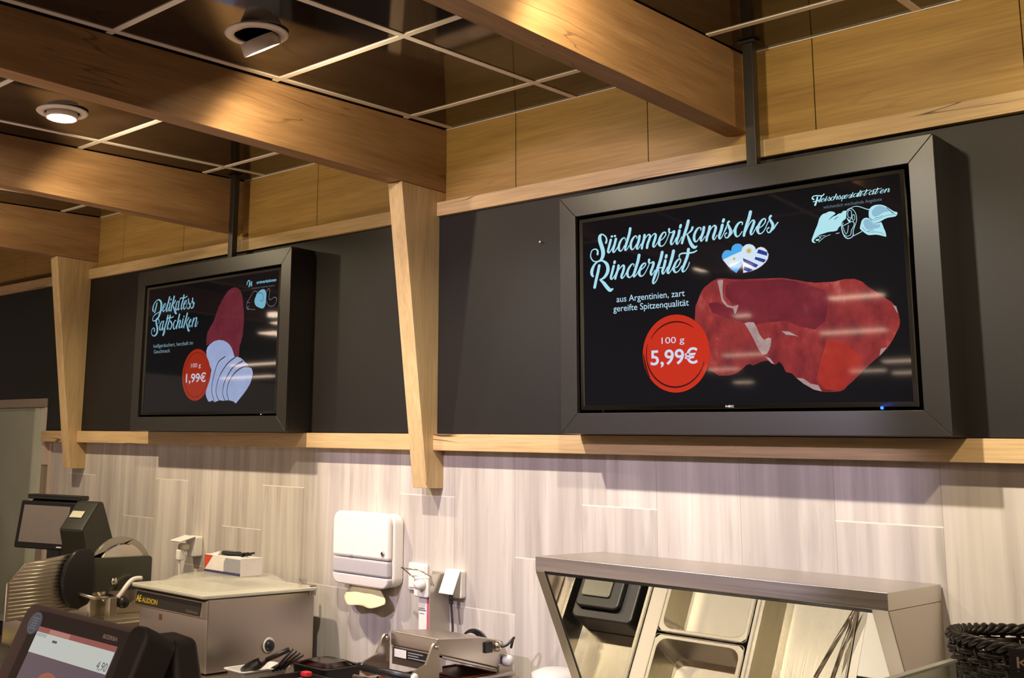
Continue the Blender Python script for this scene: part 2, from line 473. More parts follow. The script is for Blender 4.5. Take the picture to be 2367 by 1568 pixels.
# ------------------------------------------------------------------ door
DG = plain('door_leaf_grey', (0.36, 0.37, 0.28), 0.42, noise=0.35, nscale=3)
DS = plain('door_stile_green', (0.56, 0.59, 0.46), 0.42, noise=0.12, nscale=5)
DH = plain('door_head_brown', (0.30, 0.235, 0.175), 0.5, noise=0.15)
DP = plain('door_casing_pink', (0.62, 0.50, 0.42), 0.5)
d = MB().box(-5.1, -3.948, -0.016, 0.05, 0.0, 1.934).build('door_1', DG); struct(d)
MB().box(-3.944, -3.938, -0.022, 0.05, 0, 1.934).build('edge_strip', DP, d)
MB().box(-3.938, -3.922, -0.006, 0.05, 0, 1.934).build('gap', BLACK_MATT, d)
MB().box(-3.922, -3.868, -0.030, 0.05, 0, 1.934).box(-3.866, -3.802, -0.028, 0.05, 0, 1.934).build('frame_stile', DS, d, bevel=0.002)
MB().box(-5.1, -3.766, -0.045, 0.05, 1.936, 1.988).build('frame_head', DH, d, bevel=0.003)
MB().box(-3.800, -3.766, -0.040, 0.05, 1.60, 1.935).build('casing', DP, d, bevel=0.002)
MB().box(-3.80, -3.772, -0.034, 0.05, 0.0, 1.60).build('casing_dark', DH, d, bevel=0.002)
struct(MB().box(-3.770, -3.74, -0.010, 0.05, 0, 1.732).build('trim_2', DP, bevel=0.002))

# tiny fixings on the dark panel
s = MB().lathe([(0.004, 0), (0.004, -0.010), (0.002, -0.012)], (-0.257, -0.0372, 2.497), 10, 'y').build('wall_peg', WHITE)
tag(s, 'tiny white wall peg on the dark panel left of the larger screen', 'peg')

# ------------------------------------------------------------------ lettering and displayed pictures
ART = {
    'headline': [[912,5433,72,938,5520,64,898,5645,48,772,5737,48,686,5688,113,675,5552,137,732,5364,141,789,5176,147,786,5011,136,707,4869,96,570,4831,40,416,4863,40,323,4987,40,316,5110,36,370,5233,36,491,5264,40,584,5200,64,582,5079,77],[1098,5507,87,1036,5312,87,983,5138,79,1024,5081,48,1118,5182,35,1204,5322,35],[1291,5513,91,1238,5333,91,1175,5131,79,1216,5074,47,1301,5161,38,1386,5270,35],[1129,5619,76,1146,5617,76],[1246,5619,73,1263,5617,73],[1638,5431,26,1640,5490,26,1586,5516,41,1497,5458,67,1418,5330,83,1393,5194,88,1435,5091,52,1512,5111,36,1602,5248,31],[1831,5795,98,1794,5618,98,1714,5402,98,1633,5166,83,1642,5081,41,1708,5127,31,1775,5227,31],[2060,5437,31,2072,5494,36,2008,5522,46,1920,5444,77,1853,5316,87,1839,5180,87,1881,5087,51,1957,5117,36,2045,5243,31],[2168,5501,92,2133,5340,92,2065,5163,87,2074,5079,46,2138,5115,30,2216,5232,30],[2349,5507,91,2325,5365,91,2268,5216,86,2244,5083,76],[2269,5236,30,2379,5406,30,2487,5509,40,2544,5473,70,2525,5359,85,2458,5212,91,2429,5081,86],[2470,5250,30,2579,5410,30,2696,5511,40,2753,5465,75,2723,5334,90,2668,5197,90,2655,5102,70,2696,5078,40,2771,5155,30,2846,5261,28],[2919,5262,30,3013,5317,35,3098,5412,40,3100,5497,40,3028,5507,50,2943,5422,74,2878,5286,89,2864,5163,94,2904,5082,50,2997,5080,32,3091,5173,28,3178,5335,28,3232,5461,30],[3228,5593,74,3221,5508,59],[3225,5484,34,3307,5473,37,3379,5507,49,3403,5485,78,3354,5358,88,3289,5204,88,3286,5100,69,3327,5086,34,3400,5171,27,3464,5287,27],[3581,5499,92,3546,5352,92,3481,5190,88,3478,5086,58,3519,5081,34,3602,5194,27,3655,5291,27],[3631,5664,88,3612,5604,88],[3894,5770,101,3844,5597,101,3768,5399,97,3693,5201,87,3659,5083,77],[4031,5544,72,3989,5455,67,3897,5383,43,3816,5337,34],[3846,5333,39,3892,5205,82,3956,5037,105,4032,4925,110,4100,4898,86,4160,4928,38],[4302,5414,29,4314,5478,33,4246,5506,43,4156,5433,72,4082,5284,86,4078,5144,86,4125,5073,48,4195,5111,33,4277,5222,29],[4412,5493,90,4378,5339,90,4304,5171,85,4301,5069,47,4360,5099,30,4441,5201,28],[4605,5490,90,4572,5351,90,4509,5192,85,4481,5066,75],[4520,5228,28,4631,5399,30,4740,5505,42,4801,5450,80,4773,5325,84,4710,5167,84,4712,5074,51,4755,5078,33,4835,5187,28],[5016,5486,93,4973,5335,93,4911,5178,88,4907,5077,56,4955,5080,33,5035,5199,28,5154,5385,26],[5065,5650,88,5044,5597,88],[5052,5242,26,5113,5363,28,5174,5483,28,5198,5516,37],[5228,5563,74,5189,5518,57,5227,5402,78,5270,5287,92,5252,5180,83,5188,5087,51,5122,5068,32,5086,5128,30,5098,5190,30,5141,5217,46],[5207,5094,28,5303,5173,28,5363,5284,26],[5646,5419,36,5658,5476,36,5594,5499,46,5509,5447,69,5430,5321,87,5416,5186,87,5458,5071,50,5542,5088,32,5638,5202,27],[5921,5771,99,5874,5605,100,5793,5399,95,5721,5201,86,5689,5069,77],[5747,5170,27,5866,5389,29,5970,5501,41,6023,5458,76,5982,5337,85,5912,5176,81,5908,5077,50,5954,5080,31,6040,5204,27,6098,5304,25],[6177,5240,27,6278,5298,31,6363,5402,36,6366,5491,36,6295,5492,49,6210,5405,71,6142,5280,85,6120,5175,89,6161,5071,49,6251,5078,31,6345,5181,27,6422,5332,25,6489,5447,25],[6538,5557,75,6496,5500,58,6540,5396,75,6589,5282,88,6567,5188,79,6510,5089,53,6447,5061,35,6405,5120,28,6416,5181,28,6462,5211,44],[6501,5081,31,6610,5164,40,6685,5269,40,6745,5332,35],[391,4345,72,349,4424,105,360,4559,116,466,4744,72,638,4839,45,791,4822,64,925,4710,111,973,4555,127,936,4395,119,816,4258,87,662,4198,40],[662,4198,48,796,4080,111,928,3919,126,1043,3812,118,1144,3848,47],[639,4681,99,590,4475,104,518,4227,104,451,3963,104],[1191,4607,91,1129,4405,91,1076,4232,82,1117,4176,47,1218,4277,34,1287,4404,31],[1230,4751,94,1223,4715,94],[1374,4602,91,1338,4458,86,1268,4272,81,1242,4179,75],[1286,4345,31,1422,4508,34,1539,4599,54,1578,4536,85,1534,4378,90,1474,4237,86,1497,4168,50,1581,4226,34,1682,4378,31],[1930,4521,26,1947,4582,29,1878,4603,44,1783,4516,73,1703,4370,85,1708,4230,81,1776,4167,44,1870,4227,32,1950,4359,29],[2137,4868,105,2095,4691,105,2014,4463,99,1932,4235,88,1946,4171,44,2040,4252,32,2119,4383,29],[2195,4375,32,2288,4435,36,2365,4523,40,2359,4579,40,2283,4567,58,2197,4472,80,2141,4339,90,2131,4243,90,2190,4168,51,2298,4212,32,2423,4393,29,2502,4550,29],[2497,4675,83,2481,4601,65],[2480,4573,37,2562,4564,40,2638,4590,57,2652,4534,83,2611,4414,89,2548,4270,86,2561,4172,57,2621,4207,31,2691,4310,31],[2965,4869,102,2908,4657,102,2797,4381,97,2687,4132,94,2615,3947,71,2643,3883,43,2742,3976,34,2821,4160,31,2833,4322,28],[2811,4366,36,2960,4377,35],[3068,4584,96,3020,4412,93,2957,4255,85,2976,4164,49,3059,4244,31,3136,4372,28],[3109,4750,90,3093,4691,90],[3361,4864,104,3304,4653,104,3210,4405,98,3140,4223,84,3175,4165,49,3264,4250,31,3341,4378,31],[3426,4315,31,3514,4373,35,3590,4500,39,3585,4581,39,3505,4563,56,3416,4465,77,3354,4322,87,3359,4241,84,3415,4167,49,3524,4210,31,3629,4347,30],[3872,4858,99,3838,4674,99,3746,4456,94,3654,4250,83,3666,4162,48,3753,4200,30,3842,4311,28,3895,4439,28],[3551,4639,42,3567,4718,49,3669,4754,49,3854,4739,50,4039,4745,49,4146,4786,41]],
    'headline_left': [[453,5112,90,411,5252,90,519,5498,56,767,5648,49,972,5631,89,1132,5465,144,1139,5229,144,1089,4997,133,912,4724,111,662,4606,56,486,4618,49,445,4740,45,605,4898,45,944,5008,44,1223,5105,44],[753,5496,85,686,5281,90,592,5034,90],[1356,5212,33,1504,5318,40,1495,5419,44,1371,5362,77,1302,5183,99,1345,5028,66,1482,5085,35,1585,5211,33],[1824,5711,105,1758,5498,105,1641,5223,97,1616,5024,77,1713,5051,35,1812,5210,33],[1908,5403,87,1869,5205,87,1829,5025,77,1911,5052,35],[1964,5598,83,1955,5566,83],[2218,5710,109,2154,5482,109,2062,5257,98,1999,5012,91],[2348,5500,76,2195,5329,61],[2145,5267,54,2272,5091,98,2402,4882,130,2489,4843,65],[2577,5431,32,2494,5421,54,2423,5278,82,2411,5097,82,2502,5007,43,2601,5148,32],[2659,5441,86,2623,5212,86,2613,5015,65,2718,5073,32],[3036,5706,96,2986,5480,96,2872,5209,90,2875,5011,60,2991,5101,32],[2723,5502,47,2757,5581,54,2979,5571,54,3169,5588,53,3314,5641,47],[3116,5239,32,3259,5326,38,3249,5441,43,3133,5369,75,3051,5195,90,3108,5010,60,3238,5082,32,3357,5285,30],[3422,5493,74,3464,5309,80,3584,5169,84,3514,5028,68,3380,5013,42,3347,5090,38],[3772,5496,80,3771,5349,84,3877,5194,94,3809,5037,74,3677,5015,42,3643,5099,38],[3834,5068,42,3938,5271,42],[3608,5200,32,3729,5369,38],[1010,4448,55,1027,4581,55,885,4709,56,774,4649,111,792,4463,122,902,4220,133,895,3985,133,735,3844,78,530,3856,45,399,3999,40,427,4166,40,580,4241,45,660,4168,67,641,4068,71],[1334,4526,33,1249,4515,55,1147,4372,88,1108,4173,88,1188,4084,48,1304,4227,33],[1420,4520,92,1354,4308,92,1331,4092,70,1451,4185,33],[1766,4780,105,1703,4534,105,1562,4211,98,1427,3820,92],[1457,3801,44,1584,3977,33,1559,4244,31],[1963,4782,98,1902,4521,98,1786,4246,87,1771,4098,61,1905,4172,33],[1664,4654,44,1945,4667,54,2142,4670,54,2249,4720,48],[1989,4498,43,2048,4461,87,2146,4305,91,2051,4113,65,1941,4087,43],[2465,4482,47,2381,4487,54,2284,4329,82,2303,4113,75,2416,4090,39,2540,4263,32],[2744,4775,103,2659,4485,103,2554,4097,90],[2620,4290,32,2797,4475,43,2857,4422,81,2777,4230,85,2775,4100,64,2879,4158,32],[3067,4522,85,3004,4297,85,2966,4104,68,3069,4179,32],[3126,4665,72,3118,4633,72],[3386,4776,102,3311,4537,102,3175,4220,95,3158,4091,74],[3526,4554,74,3378,4386,59],[3355,4339,53,3423,4172,95,3551,3936,115,3633,3915,63],[3602,4289,32,3729,4378,38,3694,4478,42,3597,4355,80,3570,4194,84,3632,4093,46,3745,4183,31],[3934,4493,84,3869,4304,84,3819,4097,73],[3885,4270,31,4041,4486,38,4173,4492,73,4136,4302,83,4071,4113,73,4178,4106,37,4294,4307,31]],
    'logo_F': [[7813,5875,49,7772,5906,37,7805,5964,31,7901,5972,30,8056,5944,34,8112,5985,34],[7923,5921,46,7894,5813,51,7847,5701,55],[7797,5802,24,7967,5827,27]],
    'W': [[7907,5785,56,7912,5862,56,7987,5945,56,8076,5949,56,8093,5832,72,8053,5681,72],[8053,5681,48,8183,5823,35,8238,5895,56,8211,5692,64,8268,5738,32]],
    'glyph': {"e":[[57,193,27,158,251,31,243,355,36,246,444,36,175,445,49,90,358,71,22,233,85,0,128,89,41,24,49,131,31,31,225,134,27,302,285,25,369,400,25]],"i":[[109,437,93,66,286,93,4,129,88,0,28,56,48,31,33,128,150,28,247,336,26],[158,601,88,137,548,88]],"s":[[0,190,26,61,311,28,122,431,28,146,464,37],[176,511,74,137,466,57,175,350,78,218,235,92,200,128,83,136,35,51,70,16,32,34,76,30,46,138,30,89,165,46],[155,42,28,251,121,28,311,232,26]],"c":[[230,373,36,242,430,36,178,453,46,93,401,69,14,275,87,0,140,87,42,25,50,126,42,32,222,156,27]],"h":[[232,740,99,185,574,100,104,368,95,32,170,86,0,38,77],[58,139,27,177,358,29,281,470,41,334,427,76,293,306,85,223,145,81,219,46,50,265,49,31,351,173,27,409,273,25]],"a":[[224,368,29,236,432,33,168,460,43,78,387,72,4,238,86,0,98,86,47,27,48,117,65,33,199,176,29],[334,447,90,300,293,90,226,125,85,223,23,47,282,53,30,363,155,28]],"l":[[221,723,104,164,512,104,70,264,98,0,82,84,35,24,49,124,109,31,201,237,31]],"t":[[321,720,99,287,536,99,195,318,94,103,112,83,115,24,48,202,62,30,291,173,28,344,301,28],[0,501,42,16,580,49,118,616,49,303,601,50,488,607,49,595,648,41]],"n":[[124,461,90,91,322,90,28,163,85,0,37,75],[39,199,28,150,370,30,259,476,42,320,421,80,292,296,84,229,138,84,231,45,51,274,49,33,354,158,28]]},
    'beef': [4377,1206,4156,1800,4013,2626,4049,3035,4153,3256,4257,3476,4358,3604,4456,3664,4603,3764,4795,3836,4984,3827,5216,3782,5446,3750,5674,3732,5900,3719,6346,3693,6783,3663,6996,3612,7207,3557,7499,3478,7747,3428,8034,3418,8278,3411,8440,3438,8601,3455,8837,3432,9028,3339,9176,3182,9324,3066,9507,2928,9651,2794,9760,2713,9829,2619,9897,2493,9927,2371,9953,2170,9925,2013,9863,1898,9801,1782,9739,1666,9658,1552,9577,1436,9378,1247,9100,1018,8898,825,8653,592,8490,455,8407,364,8326,317,8126,297,7966,292,7805,304,7564,375,7283,548,7082,721,6962,851,6878,874,6794,898,6747,985,6716,1071,6655,1158,6593,1203,6526,1142,6460,1123,6375,1169,6334,1235,6204,1253,6071,1225,5936,1165,5801,1128,5736,1173,5623,1156,5483,1031,5297,907,5158,868,5020,850,4742,859,4558,976,4420,1070],
    'beef_dark': [5444,3683,5898,3662,6344,3641,6781,3620,7206,3523,7618,3347,8023,3183,8086,2800,7981,2306,7684,2075,7273,2186,6858,2384,6293,2379,5757,2328,5400,2485,5081,2596,4572,2813,4485,3091,4771,3113,5184,2878,5363,2731,5463,2968,5235,3031,5035,3272,5046,3586,5213,3705],
    'beef_fat': [[5602,2404,5738,2426,5895,2407,5978,2248,6038,2070,6121,1935,6184,1866,6319,1924,6405,1897,6374,1684,6326,1557,6256,1453,6123,1438,6018,1572,5957,1706,5875,1884,5771,2108],[4793,3768,4888,3791,4982,3773,4949,3505,4962,3188,5095,2997,5278,2938,5440,2970,5364,2753,5306,2691,5276,2871,5070,2932,4913,3124,4854,3468],[7082,721,7290,694,7490,542,7692,496,7786,317,7564,375,7283,548],[9792,2622,9883,2574,9920,2372,9875,2435],[9427,1444,9579,1476,9498,1361,9378,1247],[6209,1369,6338,1321,6461,1144,6375,1169,6292,1258],[6716,2093,6930,2071,7218,1893,7094,1942,6840,1979]],
    'beef_bright': [7998,1806,8357,1744,8809,1353,8955,1185,8703,792,8452,476,8287,338,7889,368,7659,662,7760,1072,7902,1479],
    'heart': [[5406,3949,5272,4058,5153,4184,5050,4321,4990,4403,4966,4511,4987,4584,5039,4653,5093,4683,5186,4681,5268,4641,5290,4744,5329,4805,5407,4843,5499,4844,5574,4814,5632,4747,5641,4583,5611,4319,5614,4259,5580,4159],[4963,4511,4987,4584,5039,4653,5093,4683,5186,4681,5268,4641,5290,4744,5329,4805,5407,4843,5499,4844,5574,4814,5632,4747,5637,4613,5319,4516,4990,4403],[5600,4276,5580,4159,5491,4050,5406,3949,5272,4058,5198,4140],[5626,3927,5624,4110,5614,4259,5586,4470,5597,4618,5637,4717,5740,4785,5845,4790,5949,4748,6020,4671,6041,4595,6108,4640,6198,4659,6299,4617,6370,4542,6423,4404,6394,4276,6326,4182,6205,4084,6054,4006,5904,3963],[6121,4592,6223,4559,6390,4472,6380,4365,6218,4428,6073,4488],[6024,4376,6185,4320,6344,4253,6273,4173,6122,4239,5991,4306],[5634,4382,5884,4245,6103,4118,6026,4044,5821,4154,5645,4271],[5664,4130,5788,4069,5940,3983,5783,3946,5641,4014]],
    'heart_sun': [[5360,4391,40],[5831,4581,60]],
    'ham': [5035,3107,5010,3424,5073,3737,5229,3938,5467,4186,5692,4592,5839,4896,6070,5193,6304,5436,6541,5625,6782,5718,7027,5738,7276,5673,7449,5518,7582,5325,7656,5062,7697,4802,7760,4439,7783,4080,7763,3776,7743,3472,7643,3173,7539,2925,7529,2469,7326,2504,7162,2537,6941,2802,6722,3018,6465,3161,6124,3283,5787,3302,5536,3263,5287,3172],
    'ham_light': [6350,3607,6772,3478,7273,3296,7589,3379,7656,3579,7492,3640,7004,3670,6589,3748],
    'slice': [[5055,2843,5127,3023,5289,3146,5619,3285,5953,3329,6332,3287,6629,3178,6843,3038,6975,2903,7111,2692,7206,2484,6847,2398,6440,2338,6121,2171,5884,1974,5554,1883,5381,2149,5280,2361,5118,2577],[5508,1936,5700,2188,6020,2408,6428,2508,6837,2541,7164,2511,7409,2475,7653,2413,7859,2303,7984,2198,8186,2114,8273,1986,8473,1904,8559,1776,8584,1627,8506,1382,8401,1186,8183,944,7997,774,7697,531,7456,335,7265,438,7102,466,6897,494,6654,483,6491,475,6283,504,6078,471,5873,423,5699,513,5535,449,5390,467,5240,649,5160,806,5196,1012,5329,1268,5433,1472,5481,1730]],
    'slice_line': [[6510,2515,52,6029,2278,53,5773,1772,46,5609,1157,40,5678,796,39,5870,459,39],[7328,2478,58,6699,2174,58,6162,1604,46,5952,1046,39,6017,738,39,6202,480,39],[7822,2255,76,7119,1979,64,6590,1387,52,6458,933,39,6517,677,39,6654,483,39],[8351,1983,88,7919,1990,76,7374,1793,64,6917,1378,51,6770,926,39,6844,671,38,6940,468,38]],
    'logo_fill': [[7697,4671,7725,4754,7765,4848,7806,4942,7845,5024,7885,5105,7913,5188,7934,5259,7967,5317,8005,5367,8054,5404,8102,5415,8150,5421,8186,5440,8222,5451,8269,5449,8316,5440,8374,5413,8409,5365,8370,5340,8328,5315,8308,5281,8368,5297,8427,5314,8463,5339,8499,5352,8534,5354,8569,5355,8594,5388,8630,5413,8688,5411,8715,5383,8704,5286,8688,5191,8640,5149,8598,5125,8579,5097,8553,5039,8528,4994,8492,4968,8467,4941,8441,4889,8405,4864,8323,4856,8241,4861,8147,4854,8063,4835,7967,4816,7882,4784,7821,4748,7783,4710,7756,4651,7790,4610,7825,4593,7771,4588,7724,4606],[9328,5366,9370,5408,9416,5437,9472,5453,9528,5457,9606,5451,9660,5437,9724,5406,9777,5372,9840,5315,9902,5258,9954,5215,9997,5191,10039,5177,10055,5142,10040,5097,10000,5061,9924,5054,9858,5054,9793,5049,9726,5032,9670,5007,9613,4979,9545,4952,9501,4944,9456,4946,9413,4970,9382,5010,9367,5048,9320,5103,9303,5165,9304,5225,9310,5297],[9103,5049,9134,5093,9175,5121,9220,5129,9265,5125,9319,5091,9361,5037,9392,4985,9456,4935,9522,4932,9589,4946,9623,4954,9661,4841,9679,4768,9708,4693,9725,4608,9731,4524,9667,4544,9591,4578,9516,4605,9428,4622,9339,4622,9261,4632,9207,4669,9154,4718,9090,4786,9047,4840,9056,4899,9077,4968]],
    'logo_shade': [[9394,5284,9422,5340,9468,5379,9526,5409,9593,5421,9658,5401,9722,5366,9775,5330,9806,5296,9831,5257,9846,5219,9791,5221,9736,5223,9681,5207,9624,5180,9578,5150,9533,5133,9488,5125,9444,5133,9407,5169,9393,5225],[9146,5007,9172,5063,9218,5093,9274,5091,9328,5054,9380,4975,9444,4918,9520,4896,9587,4899,9594,4827,9537,4793,9437,4788,9336,4777,9247,4789,9194,4844,9164,4920]],
    'logo_dark': [[8222,5207,10,8308,5281,24,8405,5329,17],[8375,5198,17,8471,5258,17],[9337,5101,9,9395,5051,9,9483,5026,9,9595,5053,9,9730,5105,9,9884,5119,9,10036,5115,9],[9464,5083,14,9575,5091,11,9665,5126,11],[9116,4867,9,9190,4773,9,9288,4712,9,9432,4693,9,9574,4663,9,9680,4590,7],[9267,4739,14,9335,4754,11,9423,4742,9],[9787,5347,16,9879,5226,18,9962,5149,20]],
    'logo_line': [[7770,4687,17,7832,4741,15,7941,4764,14,8095,4763,12],[7897,4597,14,7996,4671,14,8094,4732,12,8237,4775,12],[7841,4665,48,7900,4664,48],[7938,4715,31,7962,4714,31],[8396,4785,17,8483,4790,17],[8716,5395,24,8782,5446,26,8851,5448,21,8926,5364,16,8971,5236,16,8971,5079,16,8916,4930,16,8869,4803,19,8857,4672,21,8785,4608,23,8693,4608,28,8617,4690,28,8567,4854,26,8553,5027,21],[8791,5414,16,8748,5353,16,8753,5219,16,8826,5184,16,8847,5266,16,8841,5376,16,8791,5414,16],[8893,5272,14,8861,5204,14,8884,5097,14,8926,5134,14,8925,5231,14,8893,5272,14],[8722,5186,19,8775,5094,47,8800,5127,23,8848,5169,16],[8597,4978,17,8715,5029,21,8843,5073,21,8903,5022,19,8881,4922,16,8819,4821,16,8796,4704,16,8696,4668,14,8635,4712,14],[8607,5068,17,8585,4986,17,8655,4758,14,8701,4764,14,8730,4870,14,8746,4977,14],[8793,5444,14,8875,5481,16,8956,5496,16,9057,5476,19,9190,5408,21,9278,5364,23,9333,5353,23],[8844,4649,19,8984,4703,21,9099,4755,19]],
    'logo_left_fill': [8483,4955,8497,5055,8541,5128,8594,5225,8647,5322,8741,5377,8874,5428,8969,5458,9065,5464,9163,5440,9223,5397,9275,5329,9307,5263,9314,5150,9302,5025,9304,4912,9295,4813,9253,4703,9209,4644,9145,4593,9078,4579,8962,4601,8843,4635,8724,4682,8604,4742,8520,4838],
    'logo_left_line': [[9340,5348,28,9412,5430,31,9497,5447,40,9542,5318,28,9522,5169,28,9501,5046,28,9564,4947,37,9704,4966,28,9871,5027,37,10024,4964,40,10013,4829,24,9908,4688,25,9723,4635,34,9532,4669,31,9392,4792,25,9349,4871,22],[8643,5385,41,8483,5431,29,8368,5384,25,8221,5219,29,8063,5053,32],[8035,5030,48,7945,4884,26,7944,4731,26,8039,4647,80,8180,4617,29,8556,4569,28],[8001,4931,26,8180,4929,26],[7973,4754,22,8151,4753,22]],
    'logo_left_dark': [[8666,5326,22,8959,5300,22,9081,5182,22,9101,5017,22,9020,4923,22,8901,4971,16]]}

def ribbon(mb, flat, ox, oz, y, k=1e-4, sx=1.0, sz=1.0, sub=5):
    """brush stroke of varying width with round ends, in the plane y"""
    P = [(flat[i] * k * sx + ox, flat[i + 1] * k * sz + oz, flat[i + 2] * k * (abs(sx * sz) ** 0.5)) for i in range(0, len(flat), 3)]
    Q = crom(P, sub) if len(P) > 2 else P
    n = len(Q); L = []; Rr = []
    for i in range(n):
        a = Q[max(i - 1, 0)]; c = Q[min(i + 1, n - 1)]
        dx, dz = c[0] - a[0], c[1] - a[1]; d = math.hypot(dx, dz) or 1
        nx, nz = -dz / d, dx / d; w = max(Q[i][2], 1e-5) / 2
        L.append((Q[i][0] + nx * w, y, Q[i][1] + nz * w)); Rr.append((Q[i][0] - nx * w, y, Q[i][1] - nz * w))
    mb.add(L + Rr, [(i, i + 1, n + i + 1, n + i) for i in range(n - 1)])
    for e in (0, n - 1):
        w = Q[e][2] / 2
        mb.add([(Q[e][0] + w * math.cos(2 * math.pi * t / 12), y, Q[e][1] + w * math.sin(2 * math.pi * t / 12)) for t in range(12)], [tuple(range(12))])

def flatpoly(mb, flat, ox, oz, y, k=1e-4):
    v = [(flat[i] * k + ox, y, flat[i + 1] * k + oz) for i in range(0, len(flat), 2)]
    mb.add(v, [tuple(range(len(v)))])

def ellipse(mb, cx, cz_, rx, rz, y, n=56, a0=0, a1=360, w=None):
    if w is None:
        mb.add([(cx + rx * math.cos(2 * math.pi * t / n), y, cz_ + rz * math.sin(2 * math.pi * t / n)) for t in range(n)], [tuple(range(n))])
    else:
        A = [math.radians(a0 + (a1 - a0) * t / n) for t in range(n + 1)]
        v = [(cx + rx * math.cos(a), y, cz_ + rz * math.sin(a)) for a in A]
        ws = [w * (0.35 + 0.65 * math.sin(math.pi * t / n)) for t in range(n + 1)]
        v += [(cx + (rx - q) * math.cos(a), y, cz_ + (rz - q) * math.sin(a)) for a, q in zip(A, ws)]
        mb.add(v, [(t, t + 1, n + 2 + t, n + 1 + t) for t in range(n)])

_tc = {}
def glyphs(body, bold=0.0):
    """vertices and faces of a line of type, cap height 1"""
    key = (body, bold)
    if key in _tc: return _tc[key]
    def conv(t):
        c = bpy.data.curves.new('type', 'FONT'); c.body = t; c.size = 1.0; c.offset = bold; c.resolution_u = 4
        o = bpy.data.objects.new('type', c); COL.objects.link(o)
        dg = bpy.context.evaluated_depsgraph_get(); dg.update()
        me = o.evaluated_get(dg).to_mesh()
        v = [tuple(q.co) for q in me.vertices]; f = [tuple(p.vertices) for p in me.polygons]
        o.evaluated_get(dg).to_mesh_clear()
        bpy.data.objects.remove(o); bpy.data.curves.remove(c)
        return v, f
    v, f = conv(body)
    cap = max(q[1] for q in conv('H')[0])
    x0 = min(q[0] for q in v); x1 = max(q[0] for q in v)
    _tc[key] = ([((q[0] - x0) / (x1 - x0), q[1] / cap) for q in v], f)
    return _tc[key]

def type_line(mb, body, x0, x1, base, cap, y, bold=0.0, mat=None):
    """set a line of type between x0 and x1 on the baseline, in the plane y (or placed by mat)"""
    v, f = glyphs(body, bold)
    pts = [(x0 + a * (x1 - x0), y, base + c * cap) for a, c in v]
    if mat is not None: pts = [tuple(mat @ Vector(p)) for p in pts]
    mb.add(pts, f)

# script alphabet for the small headline, built from the same letters as the large one
GL = dict(ART['glyph'])
GL['p'] = [[110, 400, 75, 70, 180, 70, 10, -260, 60], [90, 300, 40, 190, 420, 40, 265, 330, 75, 230, 120, 70, 120, 20, 40, 60, 60, 25]]
GL['z'] = [[20, 330, 50, 120, 390, 45, 230, 350, 50, 140, 190, 40, 30, 30, 50, 140, 20, 50, 260, 80, 30]]
GL['ä'] = GL['a'] + [[150, 520, 55, 160, 520, 55], [250, 520, 55, 260, 520, 55]]
def script(mb, text, x0, x1, base, y, sz):
    adv = []; t = 0
    for ch in text:
        g = GL[ch]; xs = [s[i] for s in g for i in range(0, len(s), 3)]
        wch = (max(xs) - min(xs)) * (0.80 if ch not in 'il' else 0.72)
        adv.append(t); t += wch
    k = (x1 - x0) / (t + 40) / 1e-4
    for ch, a in zip(text, adv):
        for s in GL[ch]:
            ribbon(mb, s, x0 + a * k * 1e-4, base, y, sx=k, sz=sz, sub=3)

CY = s2l((158, 214, 232)); CYL = s2l((150, 205, 222)); TXT = s2l((190, 222, 240)); PRICE = s2l((214, 216, 236))
def sc3(c, k): return tuple(v * k for v in c)
G_HEAD = glow('lit_headline', s2l((168, 220, 236)), 1.0)
G_HEADL = glow('lit_headline_dim', s2l((128, 178, 198)), 1.0)
G_TEXT = glow('lit_text', s2l((176, 214, 232))); G_TEXTL = glow('lit_text_dim', s2l((110, 138, 150)))
G_SUB = glow('lit_subtitle', s2l((92, 112, 128))); G_SUBL = glow('lit_subtitle_dim', s2l((70, 78, 86)))
G_BADGE = glow('lit_badge', s2l((196, 44, 18))); G_BADGEL = glow('lit_badge_dim', s2l((150, 38, 18)))
G_RING = glow('lit_badge_ring', s2l((62, 10, 6))); G_RINGL = glow('lit_badge_ring_dim', s2l((100, 20, 8)))
G_PRICE = glow('lit_price', s2l((205, 212, 236))); G_PRICEL = glow('lit_price_dim', s2l((188, 188, 204)))
G_BEEF = picture('lit_beef', s2l((104, 28, 36)), s2l((150, 50, 48)), s2l((186, 96, 88)), 11, (1.6, 1, 1))
G_BEEFD = picture('lit_beef_dark', s2l((88, 20, 34)), s2l((118, 34, 44)), s2l((136, 56, 62)), 9)
G_BEEFR = picture('lit_beef_red', s2l((150, 38, 28)), s2l((170, 50, 38)), s2l((186, 92, 76)), 16)
G_FAT = picture('lit_fat', s2l((150, 120, 118)), s2l((172, 148, 144)), s2l((196, 180, 176)), 30)
G_BLUE = glow('lit_light_blue', s2l((70, 168, 232))); G_WHT = glow('lit_white', s2l((208, 226, 240))); G_NAVY = glow('lit_navy', s2l((38, 56, 140)))
G_SUN = glow('lit_sun', s2l((196, 176, 70))); G_EDGE = glow('lit_dark_red', s2l((80, 14, 24)))
G_LOGO = glow('lit_logo', s2l((176, 226, 236))); G_LOGOS = glow('lit_logo_shade', s2l((140, 184, 208))); G_LOGOD = glow('lit_logo_dark', s2l((14, 34, 48)))
G_LOGOL = glow('lit_logo_dim', s2l((112, 168, 192))); G_LINEL = glow('lit_line_dim', s2l((104, 96, 104)))
G_HAM = picture('lit_ham', s2l((84, 26, 38)), s2l((104, 36, 48)), s2l((124, 58, 66)), 9)
G_SLICE = picture('lit_slice', s2l((140, 152, 190)), s2l((150, 164, 200)), s2l((164, 176, 208)), 12)
G_SLN = glow('lit_slice_line', s2l((48, 44, 62)))
SCREEN = glow('screen_black', s2l((14, 13, 18)), 0.5, rough=0.035)
